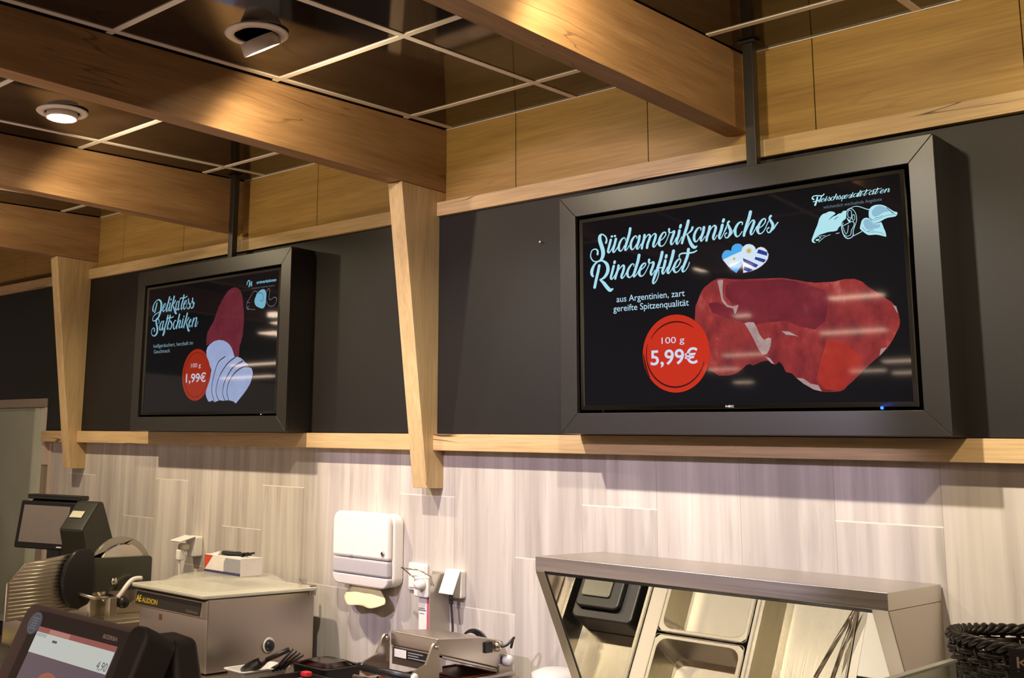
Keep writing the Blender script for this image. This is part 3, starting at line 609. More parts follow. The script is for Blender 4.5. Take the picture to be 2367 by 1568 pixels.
LED_B = glow('power_light_blue', (0.02, 0.12, 1.0), 4.0); LED_W = glow('power_light_white', (0.6, 0.6, 0.7), 1.0)
BRAND = plain('brand_silver', (0.55, 0.52, 0.48), 0.4)

def mitred_frame(mb, xo0, xo1, zo0, zo1, xi0, xi1, zi0, zi1, y0, y1, gap=0.0005):
    """four mitred bars from y0 (front) to y1"""
    o = [(xo0, zo0), (xo1, zo0), (xo1, zo1), (xo0, zo1)]; i = [(xi0, zi0), (xi1, zi0), (xi1, zi1), (xi0, zi1)]
    for k in range(4):
        j = (k + 1) % 4
        d = Vector((o[j][0] - o[k][0], o[j][1] - o[k][1])).normalized() * gap
        q = [(o[k][0] + d.x, o[k][1] + d.y), (o[j][0] - d.x, o[j][1] - d.y), (i[j][0] - d.x, i[j][1] - d.y), (i[k][0] + d.x, i[k][1] + d.y)]
        mb.prism(q, y0, y1, 'y')

def screen_unit(dx, dz, which):
    Z = 1.89
    near = which == 'near'
    nm = 'larger' if near else 'smaller'
    # black surround box standing on the ledge
    h = thing('screen_housing', 'black box surround of the %s screen, %s' % (('nearer', 'right of the near post') if near else ('farther', 'left of the near post')), 'screen housing',
              (dx + 0.514, -0.107, 1.7985), group='black screen housings')
    m = MB(); mitred_frame(m, dx - 0.082, dx + 1.111, 1.7985, 2.607, dx - 0.018, dx + 1.046, 1.866, 2.535, -0.177, -0.160)
    m.build('front_frame', BLACK_SATIN, h, bevel=0.0012)
    m = MB(); mitred_frame(m, dx - 0.082, dx + 1.111, 1.7985, 2.607, dx - 0.070, dx + 1.099, 1.811, 2.595, -0.160, -0.0375, gap=0.0)
    m.build('side_box', BLACK_SATIN, h)
    # the television inside it
    lab = ('large television advertising beef fillet at 5,99 in the right-hand housing' if near else
           'television advertising sliced ham at 1,99 in the left-hand housing')
    t = thing('television', lab, 'television', (dx + 0.509, -0.13, 1.90), group='televisions')
    m = MB(); m.box(dx - 0.008, dx + 1.027, -0.150, -0.09, 1.880, 2.523); m.build('back_case', BLACK, t)
    m = MB(); mitred_frame(m, dx - 0.0105, dx + 1.0285, 1.8765, 2.5245, dx, dx + 1.018, 1.8895, 2.514, -0.165, -0.150, gap=0.0)
    m.build('bezel', BEZEL, t, bevel=0.0012)
    sY = -0.1600
    sc = MB().box(dx - 0.001, dx + 1.019, sY, -0.1502, 1.889, 2.515).build('screen', SCREEN, t)
    def lay(name, mat, fill, lv, label=None):
        mb = MB(); fill(mb, sY - 0.00035 * lv); o = mb.build(name, mat, sc)
        if label: o['label'] = label
        return o
    def strokes(key): return lambda mb, y: [ribbon(mb, s, dx, Z, y) for s in ART[key]]
    def polys(key): return lambda mb, y: [flatpoly(mb, s, dx, Z, y) for s in (ART[key] if isinstance(ART[key][0], list) else [ART[key]])]
    if near:
        lay('headline', G_HEAD, strokes('headline'), 4, 'script headline reading Südamerikanisches Rinderfilet')
        lay('beef_picture', G_BEEF, polys('beef'), 1, 'picture of raw beef fillet')
        lay('dark_flank', G_BEEFD, polys('beef_dark'), 2); lay('red_flank', G_BEEFR, polys('beef_bright'), 2)
        lay('fat', G_FAT, polys('beef_fat'), 3)
        lay('price_badge', G_BADGE, lambda mb, y: ellipse(mb, dx + 0.334, Z + 0.160, 0.114, 0.1225, y), 4, 'red round price badge')
        def ring(mb, y):
            ellipse(mb, dx + 0.334, Z + 0.158, 0.098, 0.104, y, 40, 50, 150, 0.005); ellipse(mb, dx + 0.332, Z + 0.158, 0.101, 0.106, y, 50, 160, 345, 0.0055)
            ellipse(mb, dx + 0.336, Z + 0.158, 0.114, 0.1225, y, 30, 178, 215, 0.006)
        lay('badge_ring', G_RING, ring, 5)
        def price(mb, y):
            type_line(mb, '100 g', dx + 0.2874, dx + 0.3654, Z + 0.1925, 0.0195, y)
            type_line(mb, '5,99€', dx + 0.2475, dx + 0.4081, Z + 0.1268, 0.046, y, bold=0.016)
        lay('price_text', G_PRICE, price, 6)
        def desc(mb, y):
            type_line(mb, 'aus Argentinien, zart', dx + 0.1272, dx + 0.3700, Z + 0.3388, 0.0205, y, 0.004)
            type_line(mb, 'gereifte Spitzenqualität', dx + 0.1144, dx + 0.3828, Z + 0.3080, 0.0205, y, 0.004)
        lay('description', G_TEXT, desc, 1)
        H1 = ART['heart']
        def one(i): return lambda mb, y: flatpoly(mb, H1[i], dx, Z, y)
        def rim(mb, y):
            for i in (0, 3):
                p = H1[i]; q = []
                for a in range(0, len(p), 2): q += [p[a], p[a + 1], 34]
                ribbon(mb, q + q[:3], dx, Z, y, sub=1)
        lay('heart_outline', G_EDGE, rim, 1)
        lay('heart_flag', G_WHT, lambda mb, y: [flatpoly(mb, H1[i], dx, Z, y) for i in (0,)], 2)
        lay('blue_band', G_BLUE, lambda mb, y: [flatpoly(mb, H1[i], dx, Z, y) for i in (1, 2)], 3)
        lay('heart_flag', G_WHT, one(3), 4)
        lay('navy_band', G_NAVY, lambda mb, y: [flatpoly(mb, H1[i], dx, Z, y) for i in (4, 5, 6, 7)], 5)
        def suns(mb, y):
            for (u, v, q), rays in zip(ART['heart_sun'], (0, 16)):
                r = q * 1.0e-4
                ellipse(mb, dx + u * 1e-4, Z + v * 1e-4, r, r, y, 20)
                for k in range(rays):
                    a = 2 * math.pi * k / rays
                    ribbon(mb, [0, 0, 22, 105 * math.cos(a), 105 * math.sin(a), 5], dx + u * 1e-4, Z + v * 1e-4, y)
        lay('sun_emblem', G_SUN, suns, 6)
        def logo_t(mb, y):
            for s in ART['logo_F']: ribbon(mb, s, dx, Z, y)
            script(mb, 'leischspezialitäten', dx + 0.7955, dx + 0.988, Z + 0.5763, y, 0.225)
        lay('logo_script', G_LOGO, logo_t, 1, 'small script reading Fleischspezialitäten')
        lay('logo_subtitle', G_SUB, lambda mb, y: type_line(mb, 'wöchentlich wechselnde Angebote', dx + 0.8073, dx + 0.9670, Z + 0.5555, 0.0092, y, 0.004), 1)
        lay('logo_meat', G_LOGO, polys('logo_fill'), 1, 'drawing of ham and steaks')
        lay('logo_shade', G_LOGOS, polys('logo_shade'), 2)
        lay('logo_lines', G_LOGO, strokes('logo_line'), 3); lay('logo_ink', G_LOGOD, strokes('logo_dark'), 4)
        mb = MB(); type_line(mb, 'NEC', dx + 0.495, dx + 0.521, 1.8800, 0.0062, -0.1656, 0.02); mb.build('brand_mark', BRAND, t)
        MB().ball((dx + 0.939, -0.1675, 1.8735), 0.0045, 10, 6).build('power_light', LED_B, t)['label'] = 'blue power light'
    else:
        lay('headline', G_HEADL, strokes('headline_left'), 4, 'script headline reading Delikatess Saftschiken')
        lay('ham_picture', G_HAM, polys('ham'), 1, 'picture of a whole dark ham')
        lay('ham_slices', G_SLICE, polys('slice'), 3, 'picture of pale ham slices'); lay('slice_edges', G_SLN, strokes('slice_line'), 4)
        lay('price_badge', G_BADGEL, lambda mb, y: ellipse(mb, dx + 0.434, Z + 0.1747, 0.112, 0.124, y), 2, 'red round price badge')
        lay('badge_ring', G_RINGL, lambda mb, y: ellipse(mb, dx + 0.434, Z + 0.1747, 0.097, 0.108, y, 60, 20, 380, 0.004), 3)
        def price(mb, y):
            type_line(mb, '100 g', dx + 0.391, dx + 0.468, Z + 0.2105, 0.0195, y)
            type_line(mb, '1,99€', dx + 0.3548, dx + 0.5125, Z + 0.1400, 0.041, y, bold=0.016)
        lay('price_text', G_PRICEL, price, 5)
        def desc(mb, y):
            type_line(mb, 'heißgeräuchert, herzhaft im', dx + 0.0641, dx + 0.396, Z + 0.3222, 0.018, y, 0.006)
            type_line(mb, 'Geschmack', dx + 0.0687, dx + 0.2094, Z + 0.2936, 0.018, y, 0.006)
        lay('description', G_TEXTL, desc, 1)
        def logo_t(mb, y):
            for s in ART['W']: ribbon(mb, s, dx, Z, y)
            type_line(mb, 'urstvariationen', dx + 0.8585, dx + 0.996, Z + 0.5752, 0.0145, y, 0.03)
        lay('logo_script', G_LOGOL, logo_t, 1)
        lay('logo_subtitle', G_SUBL, lambda mb, y: type_line(mb, 'wöchentlich wechselnde Angebote', dx + 0.824, dx + 0.987, Z + 0.5536, 0.0075, y, 0.02), 1)
        lay('logo_meat', G_LOGOL, polys('logo_left_fill'), 1); lay('logo_lines', G_LINEL, strokes('logo_left_line'), 2); lay('logo_ink', G_LOGOD, strokes('logo_left_dark'), 2)
        MB().ball((dx + 0.933, -0.1675, 1.8735), 0.0028, 8, 5).build('power_light', LED_W, t)
    return t

screen_unit(0.0, 0, 'near')
screen_unit(-2.5925, 0, 'far')
for x, lb in ((0.583, 'black ceiling pole in front of the beam above the larger screen'), (-1.990, 'black ceiling pole in front of the beam above the smaller screen')):
    t = thing('mounting_pole', lb, 'pole', (x, -0.107, 2.6075), group='black mounting poles')
    MB().box(x - 0.016, x + 0.016, -0.123, -0.091, 2.6075, cz(-0.1) - 0.0045).build('tube', BLACK_SATIN, t, bevel=0.002)
    MB().box(x - 0.026, x + 0.026, -0.133, -0.081, cz(-0.1) - 0.0125, cz(-0.1) - 0.0042).build('top_plate', BLACK_SATIN, t)

# ------------------------------------------------------------------ gimbal spotlights in the ceiling
LENS = new_mat('lamp_lens')[0]
_b = LENS.node_tree.nodes['Principled BSDF']; _b.inputs['Emission Color'].default_value = (1.0, 0.86, 0.62, 1); _b.inputs['Emission Strength'].default_value = 60.0
LAMP_W = plain('lamp_white', (0.84, 0.74, 0.63), 0.4, noise=0.02)
def spotlight(x, y, z, tilt_y, tilt_x, label, drop=0.0):
    t = thing('ceiling_spotlight', label, 'spotlight', (x, y, z), group='white ceiling spotlights')
    ring = MB().lathe([(0.068, -0.001), (0.099, -0.001), (0.100, -0.004), (0.095, -0.008), (0.070, -0.010), (0.068, -0.001)], (x, y, z), 40)
    ring.build('trim_ring', LAMP_W, t, smooth=True)
    MB().lathe([(0.0, -0.0008), (0.069, -0.0008)], (x, y, z - 0.0012), 32).build('recess', BLACK_MATT, t)
    rot = Matrix.Translation((x, y, z + 0.022 - drop)) @ Matrix.Rotation(tilt_x, 4, 'X') @ Matrix.Rotation(tilt_y, 4, 'Y')
    hd = MB().lathe([(0.050, -0.010), (0.060, -0.012), (0.062, -0.046), (0.061, -0.052), (0.056, -0.052), (0.054, -0.046), (0.0, -0.044)], (0, 0, 0), 36).xform(rot)
    hd.build('lamp_head', LAMP_W, t, smooth=True)
    MB().lathe([(0.0, -0.0455), (0.0545, -0.0485)], (0, 0, 0), 32).xform(rot).build('lens', LENS, t)
    return t
nms = ['white ceiling spotlight in the bay beyond the far post', 'white ceiling spotlight facing down, in the bay left of the large beam', 'white ceiling spotlight with its head tilted, in the bay right of the large beam',
       'white ceiling spotlight in the bay in front of the larger screen', 'white ceiling spotlight in the rightmost bay']
for i, x in enumerate(SPOT_X):
    ty, tx, dr = ((0.0, 0.35, 0.01), (0.0, -0.02, 0.0), (-0.05, 0.52, 0.026), (0.0, 0.35, 0.01), (0.0, 0.35, 0.01))[i]
    spotlight(x, SPOT_Y, cz(SPOT_Y), ty, tx, nms[i], dr)

# ------------------------------------------------------------------ worktops, cabinets
CAB = plain('cabinet_grey', (0.30, 0.27, 0.24), 0.5)
TOP = steel('steel_worktop', (0.58, 0.53, 0.47), 0.30, axis='x')
def cabinet(name, label, x0, x1, y0, y1, z1, doors, group=None):
    t = thing(name, label, 'counter', ((x0 + x1) / 2, (y0 + y1) / 2, 0), group=group)
    MB().box(x0, x1, y0 + 0.03, y1, 0.0, z1 - 0.04).build('body', CAB, t)
    MB().box(x0 - 0.0, x1, y0, y1, z1 - 0.04, z1).build('worktop', TOP, t, bevel=0.004)
    w = (x1 - x0) / doors
    for i in range(doors):
        d = MB().box(x0 + i * w + 0.004, x0 + (i + 1) * w - 0.004, y0 + 0.010, y0 + 0.0295, 0.08, z1 - 0.06).build('door', CAB, t, bevel=0.003)
        MB().tube([(x0 + i * w + 0.06, y0 + 0.006, z1 - 0.12), (x0 + (i + 1) * w - 0.06, y0 + 0.006, z1 - 0.12)], 0.006).build('handle', CHROME, d, smooth=True)
    return t
cabinet('work_counter', 'steel worktop under the vacuum machine and tray sealer', -1.95, -0.275, -0.76, -0.004, 0.87, 3)
cabinet('work_counter', 'lower steel worktop carrying the meat slicer, by the door', -3.70, -1.96, -1.12, -0.004, 0.80, 3)
cabinet('service_counter', 'shop counter carrying the price scale in the left foreground', -0.25, 1.05, -2.66, -2.02, 1.12, 2)
t = thing('display_case', 'lit meat display case below the left foreground', 'display case', (-3.3, -2.5, 0))
MB().box(-7.0, -0.30, -3.0, -1.95, 0.0, 0.80).build('body', CAB, t)
CASE = new_mat('case_glow')[0]; _b = CASE.node_tree.nodes['Principled BSDF']; _b.inputs['Emission Color'].default_value = (1.0, 0.74, 0.62, 1); _b.inputs['Emission Strength'].default_value = 2.4
MB().box(-6.95, -0.35, -2.95, -2.0, 0.8005, 0.812).build('lit_bed', CASE, t)
cabinet('service_counter', 'shop counter behind glass carrying the wicker basket', 1.22, 2.9, -1.95, -0.86, 1.262, 2)

# ------------------------------------------------------------------ vacuum packing machine
VST = steel('vacuum_steel', (0.52, 0.46, 0.39), 0.34, axis='z')
LID = plain('lid_rim_clear', (0.66, 0.63, 0.52), 0.16, spec=0.6, noise=0.05)
DOME = plain('dome_clear', (0.72, 0.69, 0.60), 0.07, spec=0.7, alpha=0.32)
YEL = plain('print_yellow', (0.80, 0.58, 0.03), 0.5); PANEL = plain('panel_brown', (0.032, 0.024, 0.018), 0.3)
GOLD = plain('print_gold', (0.30, 0.22, 0.12), 0.5); ORANGE = plain('print_orange', (0.62, 0.22, 0.10), 0.5)
v = thing('vacuum_packing_machine', 'stainless steel vacuum packing machine with clear domed lid and dark front panel', 'vacuum sealer', (-1.58, -0.38, 0.87))
MB().box(-1.805, -1.350, -0.655, -0.100, 0.875, 1.148).build('body', VST, v, bevel=0.006)
MB().box(-1.79, -1.365, -0.64, -0.12, 0.870, 0.876).build('base', BLACK, v)
m = MB().prism([(-0.655, 1.146), (-0.674, 1.140), (-0.682, 1.080), (-0.655, 1.072)], -1.808, -1.347, 'x'); m.build('control_panel', VST, v, bevel=0.002)
f0 = MB(); f0.hexa([(-1.797, -0.6822, 1.085), (-1.366, -0.6822, 1.085), (-1.366, -0.668, 1.085), (-1.797, -0.668, 1.085),
                    (-1.797, -0.6755, 1.135), (-1.366, -0.6755, 1.135), (-1.366, -0.664, 1.135), (-1.797, -0.664, 1.135)])
nd = Vector((0, -0.0505, 0.0067)).normalized()
f0.xform(Matrix.Translation((0, -0.0012, 0.0))); face = f0.build('front_plate', PANEL, v)
tilt = Matrix.Translation((0, -0.6840, 1.085)) @ Matrix.Rotation(-math.atan2(0.0067, 0.05), 4, 'X')
m = MB(); type_line(m, 'AUDION', -1.752, -1.645, 0.011, 0.019, 0, 0.012, tilt)
type_line(m, 'AE', -1.793, -1.758, 0.012, 0.026, 0, 0.03, tilt); m.build('brand_lettering', YEL, face)
m = MB(); type_line(m, 'Audionvac', -1.452, -1.375, 0.008, 0.011, 0, 0.0, tilt); m.build('model_lettering', GOLD, face)
MB().box(-1.664, -1.646, -0.6562, -0.6545, 1.036, 1.058).build('spot_mark', ORANGE, v)
MB().prism(rrect(-1.83, -1.335, -0.690, -0.090, 0.02), 1.150, 1.1655, 'z').build('lid_rim', LID, v, bevel=0.004)
def frust(mb, a, za, b, zb, r0=0.03, r1=0.05, n=6):
    p = rrect(*a, r0, n); q = rrect(*b, r1, n); k = len(p)
    mb.add([(x, y, za) for x, y in p] + [(x, y, zb) for x, y in q], [(i, (i + 1) % k, k + (i + 1) % k, k + i) for i in range(k)])
dm = MB()
lv = [((-1.770, -1.400, -0.620, -0.150), 1.1656), ((-1.755, -1.415, -0.605, -0.165), 1.176), ((-1.735, -1.435, -0.560, -0.190), 1.196), ((-1.715, -1.455, -0.520, -0.205), 1.206)]
for (a, za), (b, zb) in zip(lv[:-1], lv[1:]): frust(dm, a, za, b, zb, 0.05, 0.05)
kp = rrect(*lv[-1][0], 0.05, 6); dm.add([(x, y, 1.206) for x, y in kp], [tuple(range(len(kp)))])
lo = dm.build('lid_dome', DOME, v, smooth=False); lo.modifiers.new('thickness', 'SOLIDIFY').thickness = 0.004
MB().box(-1.44, -1.425, -0.110, -0.075, 1.152, 1.19).box(-1.75, -1.735, -0.110, -0.075, 1.152, 1.19).build('hinge', CHROME, v, bevel=0.003)
MB().box(-1.353, -1.343, -0.132, -0.098, 1.130, 1.172).build('hinge_bracket', CHROME, v, bevel=0.002)
lk = MB().lathe([(0.0, 0), (0.030, 0.0), (0.032, 0.003), (0.025, 0.007), (0.022, 0.004)], (-1.3495, -0.345, 0.953), 28, 'x').build('side_port', WHITE, v, smooth=True)
MB().lathe([(0.0215, 0.0), (0.021, 0.012), (0.012, 0.017), (0.0, 0.018)], (-1.3475, -0.345, 0.953), 24, 'x').build('plug', BLACK, lk, smooth=True)

# carton of gloves lying on the lid, paper and cloth on it
gx0, gx1, gy0, gy1, gz = -1.715, -1.475, -0.40, -0.285, 1.2065
CARD = plain('carton_white', (0.82, 0.76, 0.72), 0.55); GREYP = plain('carton_grey', (0.34, 0.33, 0.36), 0.5); RED = plain('print_red', (0.60, 0.07, 0.03), 0.5); NAVYP = plain('print_navy', (0.05, 0.05, 0.16), 0.5)
g = thing('glove_box', 'white and grey carton with a red triangle lying on the vacuum machine lid', 'box', ((gx0 + gx1) / 2, (gy0 + gy1) / 2, gz))
gb = MB().box(gx0, gx1, gy0, gy1, gz, gz + 0.072).build('carton', CARD, g, bevel=0.0015)
yy = gy0 - 0.0006
m = MB(); m.add([(gx0 + 0.13, yy, gz + 0.012), (gx1 - 0.001, yy, gz + 0.012), (gx1 - 0.001, yy, gz + 0.066), (gx0 + 0.142, yy, gz + 0.066), (gx0 + 0.13, yy, gz + 0.050)], [(0, 1, 2, 3, 4)]); m.build('grey_print', GREYP, gb)
m = MB(); m.add([(gx0 + 0.001, yy, gz + 0.070), (gx0 + 0.056, yy, gz + 0.070), (gx0 + 0.006, yy, gz + 0.014), (gx0 + 0.001, yy, gz + 0.014)], [(0, 1, 2, 3)])
m.add([(gx0 - 0.0006, gy0, gz + 0.070), (gx0 - 0.0006, gy0, gz + 0.014), (gx0 - 0.0006, gy0 + 0.03, gz + 0.070)], [(0, 1, 2)]); m.build('red_triangle', RED, gb)
m = MB(); m.add([(gx0, yy, gz + 0.001), (gx1, yy, gz + 0.001), (gx1, yy, gz + 0.011), (gx0, yy, gz + 0.011)], [(0, 1, 2, 3)]); m.build('navy_band', NAVYP, gb)
m = MB().hexa([(-1.700, -0.385, gz + 0.0725), (-1.64, -0.392, gz + 0.0725), (-1.632, -0.315, gz + 0.0725), (-1.69, -0.31, gz + 0.0725),
               (-1.692, -0.38, gz + 0.0735), (-1.628, -0.388, gz + 0.090), (-1.618, -0.318, gz + 0.094), (-1.682, -0.312, gz + 0.0735)])
tag(m.build('paper_flap', WHITE), 'folded white paper pad lying on the glove carton', 'paper')
c = MB()
for k in range(6):
    a = 0.25 * math.sin(k * 2.3)
    pts = [(-1.625 + 0.006 * k, -0.35 + 0.010 * (k - 2.5), gz + 0.083 - 0.001 * k), (-1.590, -0.34 + 0.011 * (k - 2.5), gz + 0.080), (-1.555, -0.335 + 0.010 * (k - 2.5) * a, gz + 0.079),
           (-1.520 + 0.006 * (k % 3), -0.33 + 0.012 * (k - 2.5), gz + 0.080 + 0.008 * (k % 2))]
    c.tube(crom(pts, 4), [0.008] * 5 + [0.007] * 5 + [0.004] * 3, 6)
tag(c.build('crumpled_cloth', BLACK_MATT, smooth=True), 'crumpled black strip of film on the glove carton', 'cloth')

# ------------------------------------------------------------------ meat slicer
ALU = steel('slicer_aluminium', (0.62, 0.56, 0.46), 0.30, axis='y'); SMOKE = plain('guard_smoke', (0.05, 0.05, 0.035), 0.22, spec=0.6)
CLEARG = plain('guard_arc', (0.42, 0.39, 0.33), 0.22, metal=0.7)
sl = thing('meat_slicer', 'aluminium meat slicer with ribbed carriage plate and black hand guard', 'meat slicer', (-2.3, -0.6, 0.80))
MB().prism(rrect(-2.60, -2.13, -0.86, -0.22, 0.05), 0.83, 0.96, 'z').build('base', ALU, sl, bevel=0.012)
ft = [(-2.55, -0.80), (-2.18, -0.80), (-2.55, -0.28), (-2.18, -0.28)]
for x, y in ft: MB().lathe([(0.022, 0.80), (0.026, 0.81), (0.022, 0.831)], (x, y, 0), 16).build('foot', BLACK, sl)
# ribbed plate, in a vertical plane facing the blade
plp = [(-1.016, 0.978), (-1.016, 1.132), (-1.006, 1.148), (-0.945, 1.210), (-0.930, 1.216), (-0.66, 1.252), (-0.66, 1.03), (-0.70, 1.008)]
ca = MB().prism(plp, -2.262, -2.252, 'x').build('carriage_plate', ALU, sl, bevel=0.001)
rb = MB()
for k in range(15):
    z = 0.995 + k * 0.0155
    y0 = -1.010 if z < 1.135 else -1.010 + (z - 1.135) * 0.95
    if z > 1.215: y0 = -0.93 + (z - 1.215) * 7
    rb.prism([(-2.2525, z), (-2.2475, z + 0.004), (-2.2525, z + 0.008)], y0 + 0.004, -0.665, 'y') if False else rb.tube([(-2.252, y0 + 0.004, z), (-2.252, -0.665, z + 0.012)], 0.0032, 6)
rb.build('ribs', ALU, ca, smooth=True)
gp = [(-0.712, 1.262), (-0.640, 1.268), (-0.622, 1.255), (-0.612, 1.09), (-0.640, 1.03), (-0.690, 1.012), (-0.735, 1.020), (-0.765, 1.070), (-0.778, 1.135), (-0.765, 1.200), (-0.735, 1.245)]
MB().prism(gp, -2.243, -2.215, 'x').build('hand_guard', BLACK, sl, bevel=0.010, seg=3)
MB().tube([(-2.212, -0.69, 1.075), (-2.18, -0.64, 1.062), (-2.16, -0.58, 1.060)], 0.008, 8).build('guard_arm', ALU, sl, smooth=True)
cv = rrect(-0.640, -0.297, 1.075, 1.222, 0.016)
MB().prism(cv, -2.268, -2.244, 'x').build('blade_cover', SMOKE, sl, bevel=0.002)
arc = [(-0.600 + 0.0, 1.215)] + [(-0.445 + 0.165 * math.cos(math.radians(a)), 1.150 + 0.160 * math.sin(math.radians(a))) for a in range(165, -8, -8)] + [(-0.290, 1.10), (-0.60, 1.10)]
MB().prism(arc, -2.290, -2.272, 'x').build('blade_guard', CLEARG, sl, bevel=0.006)
MB().lathe([(0.0, 0.0), (0.135, 0.0), (0.140, 0.004), (0.135, 0.008), (0.0, 0.010)], (-2.2715, -0.445, 1.140), 48, 'x').build('blade', CHROME, sl)
bd = MB().prism([(-0.60, 0.95), (-0.60, 1.075), (-0.53, 1.098), (-0.30, 1.098), (-0.27, 0.95)], -2.42, -2.275, 'x').build('motor_body', ALU, sl, bevel=0.015)
MB().lathe([(0.0, 0.0), (0.018, 0.0), (0.016, 0.008), (0.0, 0.010)], (-2.243, -0.50, 1.118), 20, 'x').build('cover_knob', CHROME, sl, smooth=True)
am = MB().tube(crom([(-2.205, -0.378, 1.128), (-2.205, -0.43, 1.122), (-2.205, -0.485, 1.066), (-2.205, -0.50, 1.050)], 5), 0.011, 10)
am.build('lever_arm', WHITE_MATT, sl, smooth=True)
MB().lathe([(0.0, 0.02), (0.022, 0.02), (0.026, 0.0), (0.022, -0.03), (0.0, -0.03)], (-2.20, -0.475, 1.030), 22, 'x').build('adjusting_knob', BLACK, sl, smooth=True)
MB().box(-2.235, -2.195, -0.545, -0.505, 0.958, 1.055).build('knob_bracket', ALU, sl, bevel=0.004)
MB().box(-2.245, -2.150, -0.74, -0.30, 0.958, 0.968).build('chute', ALU, sl, bevel=0.003)

# ------------------------------------------------------------------ scale beside the door (background)
b = thing('shop_scale', 'black shop scale with a tilted blank grey display, behind the slicer', 'scale', (-2.93, -0.46, 0.80), rz=math.radians(24))
SCR = plain('display_grey', (0.215, 0.18, 0.168), 0.25)
tl = Matrix.Rotation(math.radians(-10), 4, 'X')
OB = Matrix.Translation((0, 0, 0.40))
MB().box(-0.19, 0.15, -0.015, 0.018, 0.0, 0.235).xform(OB @ tl).build('display_case', BLACK, b, bevel=0.008)
MB().box(-0.165, 0.115, -0.0165, -0.0152, 0.028, 0.212).xform(OB @ tl).build('display_screen', SCR, b)
MB().box(0.07, 0.10, -0.0172, -0.0155, 0.010, 0.016).xform(OB @ tl).build('brand_strip', WHITE, b)
MB().prism([(0.02, 0.40), (0.05, 0.40), (0.10, 0.64), (0.06, 0.64)], -0.15, 0.13, 'x').build('display_back', BLACK, b, bevel=0.006)
MB().box(-0.15, 0.17, 0.02, 0.10, 0.642, 0.666).build('top_cover', BLACK, b, bevel=0.006)
w = MB().hexa([(0.13, -0.05, 0.38), (0.30, 0.06, 0.38), (0.30, 0.20, 0.38), (0.13, 0.20, 0.38), (0.12, -0.10, 0.50), (0.255, 0.0, 0.49), (0.235, 0.20, 0.60), (0.13, 0.20, 0.60)])
w = MB().prism([(-0.135, 0.515), (0.00, 0.645), (0.035, 0.645), (0.145, 0.455), (0.12, 0.37), (-0.08, 0.37)], 0.165, 0.30, 'x'); w.build('printer_housing', plain('printer_black', (0.030, 0.028, 0.022), 0.35), b, bevel=0.010)
lbm = Matrix.Translation((0.185, -0.075, 0.5765)) @ Matrix.Rotation(math.atan2(0.13, 0.135), 4, 'X')
MB().box(0, 0.07, -0.012, 0.030, 0.0, 0.003).xform(lbm).build('label', plain('label_cream', (0.62, 0.58, 0.42), 0.5), b)
MB().box(-0.02, 0.06, 0.03, 0.10, 0.03, 0.42).build('pillar', BLACK, b, bevel=0.006)
MB().box(-0.19, 0.27, -0.16, 0.24, 0.0, 0.07).build('base', BLACK, b, bevel=0.012)
MB().box(-0.20, 0.25, -0.18, 0.10, 0.071, 0.08).build('weighing_plate', STEEL_X, b, bevel=0.003)

# little things on the low worktop, lower left corner
t = MB().box(-3.02, -2.70, -1.10, -0.90, 0.8005, 0.8195); t.build('cutting_board', plain('board_yellow', (0.80, 0.66, 0.30), 0.5), bevel=0.004)
tag(bpy.data.objects['cutting_board'], 'yellow cutting board on the low worktop in the bottom left corner', 'cutting board')
c = MB()
for k in range(5): c.ball((-3.13 + 0.03 * (k % 3), -0.76 + 0.03 * (k // 2), 0.826 + 0.012 * (k % 2)), 0.030, 10, 7, (1.2, 1, 0.8))
tag(c.build('plastic_bag', plain('bag_blue', (0.10, 0.16, 0.22), 0.2), smooth=True), 'crumpled blue plastic bag by the yellow cutting board', 'bag')

# ------------------------------------------------------------------ paper towel dispenser on the tiles
WIN = plain('window_grey', (0.50, 0.47, 0.50), 0.22, spec=0.6, noise=0.04)
LIP = plain('lip_clear', (0.72, 0.66, 0.66), 0.2, spec=0.6)
PAPER = plain('paper_yellow', (0.80, 0.72, 0.42), 0.8)
t = thing('paper_towel_dispenser', 'white paper towel dispenser with a yellow towel hanging out, on the tiled wall', 'towel dispenser', (-1.10, -0.04, 1.20))
def shell(z0, z1, x0, x1, d0, d1, name, mat, r=0.035, bev=0.006):
    return MB().prism(rrect(x0, x1, z0, z1, r), -d1, -d0, 'y').build(name, mat, t, bevel=bev, seg=3)
shell(1.195, 1.480, -1.262, -0.945, 0.0005, 0.060, 'back_case', WHITE, 0.04, 0.010)
co = MB().prism([(-1.262, 1.300), (-0.948, 1.300)] + [p for p in rrect(-1.262, -0.948, 1.19, 1.482, 0.04) if p[1] > 1.35], -0.094, -0.0605, 'y').build('cover', WHITE, t, bevel=0.014, seg=4)
MB().prism([(-1.262, 1.2985), (-1.262, 1.235), (-0.950, 1.235), (-0.950, 1.2985)][::-1], -0.092, -0.0605, 'y').build('window', WIN, t, bevel=0.010, seg=3)
MB().prism([p for p in rrect(-1.262, -0.950, 1.192, 1.40, 0.035) if p[1] < 1.24] + [(-0.950, 1.234), (-1.262, 1.234)], -0.088, -0.0605, 'y').build('bottom_lip', LIP, t, bevel=0.012, seg=3)
lk = MB().lathe([(0.0, 0), (0.009, 0), (0.010, 0.004), (0.0085, 0.005)], (-0.972, -0.0985, 1.327), 20, 'y').build('lock', CHROME, t, smooth=True)
MB().box(-0.9735, -0.9705, -0.0992, -0.0982, 1.321, 1.333).build('keyhole', BLACK, lk)
MB().lathe([(0.0, 0), (0.007, 0), (0.008, 0.004)], (-1.150, -0.0975, 1.312), 20, 'y').build('level_eye', LIP, t, smooth=True)
pm = MB(); nx, nz = 14, 8; vv = []
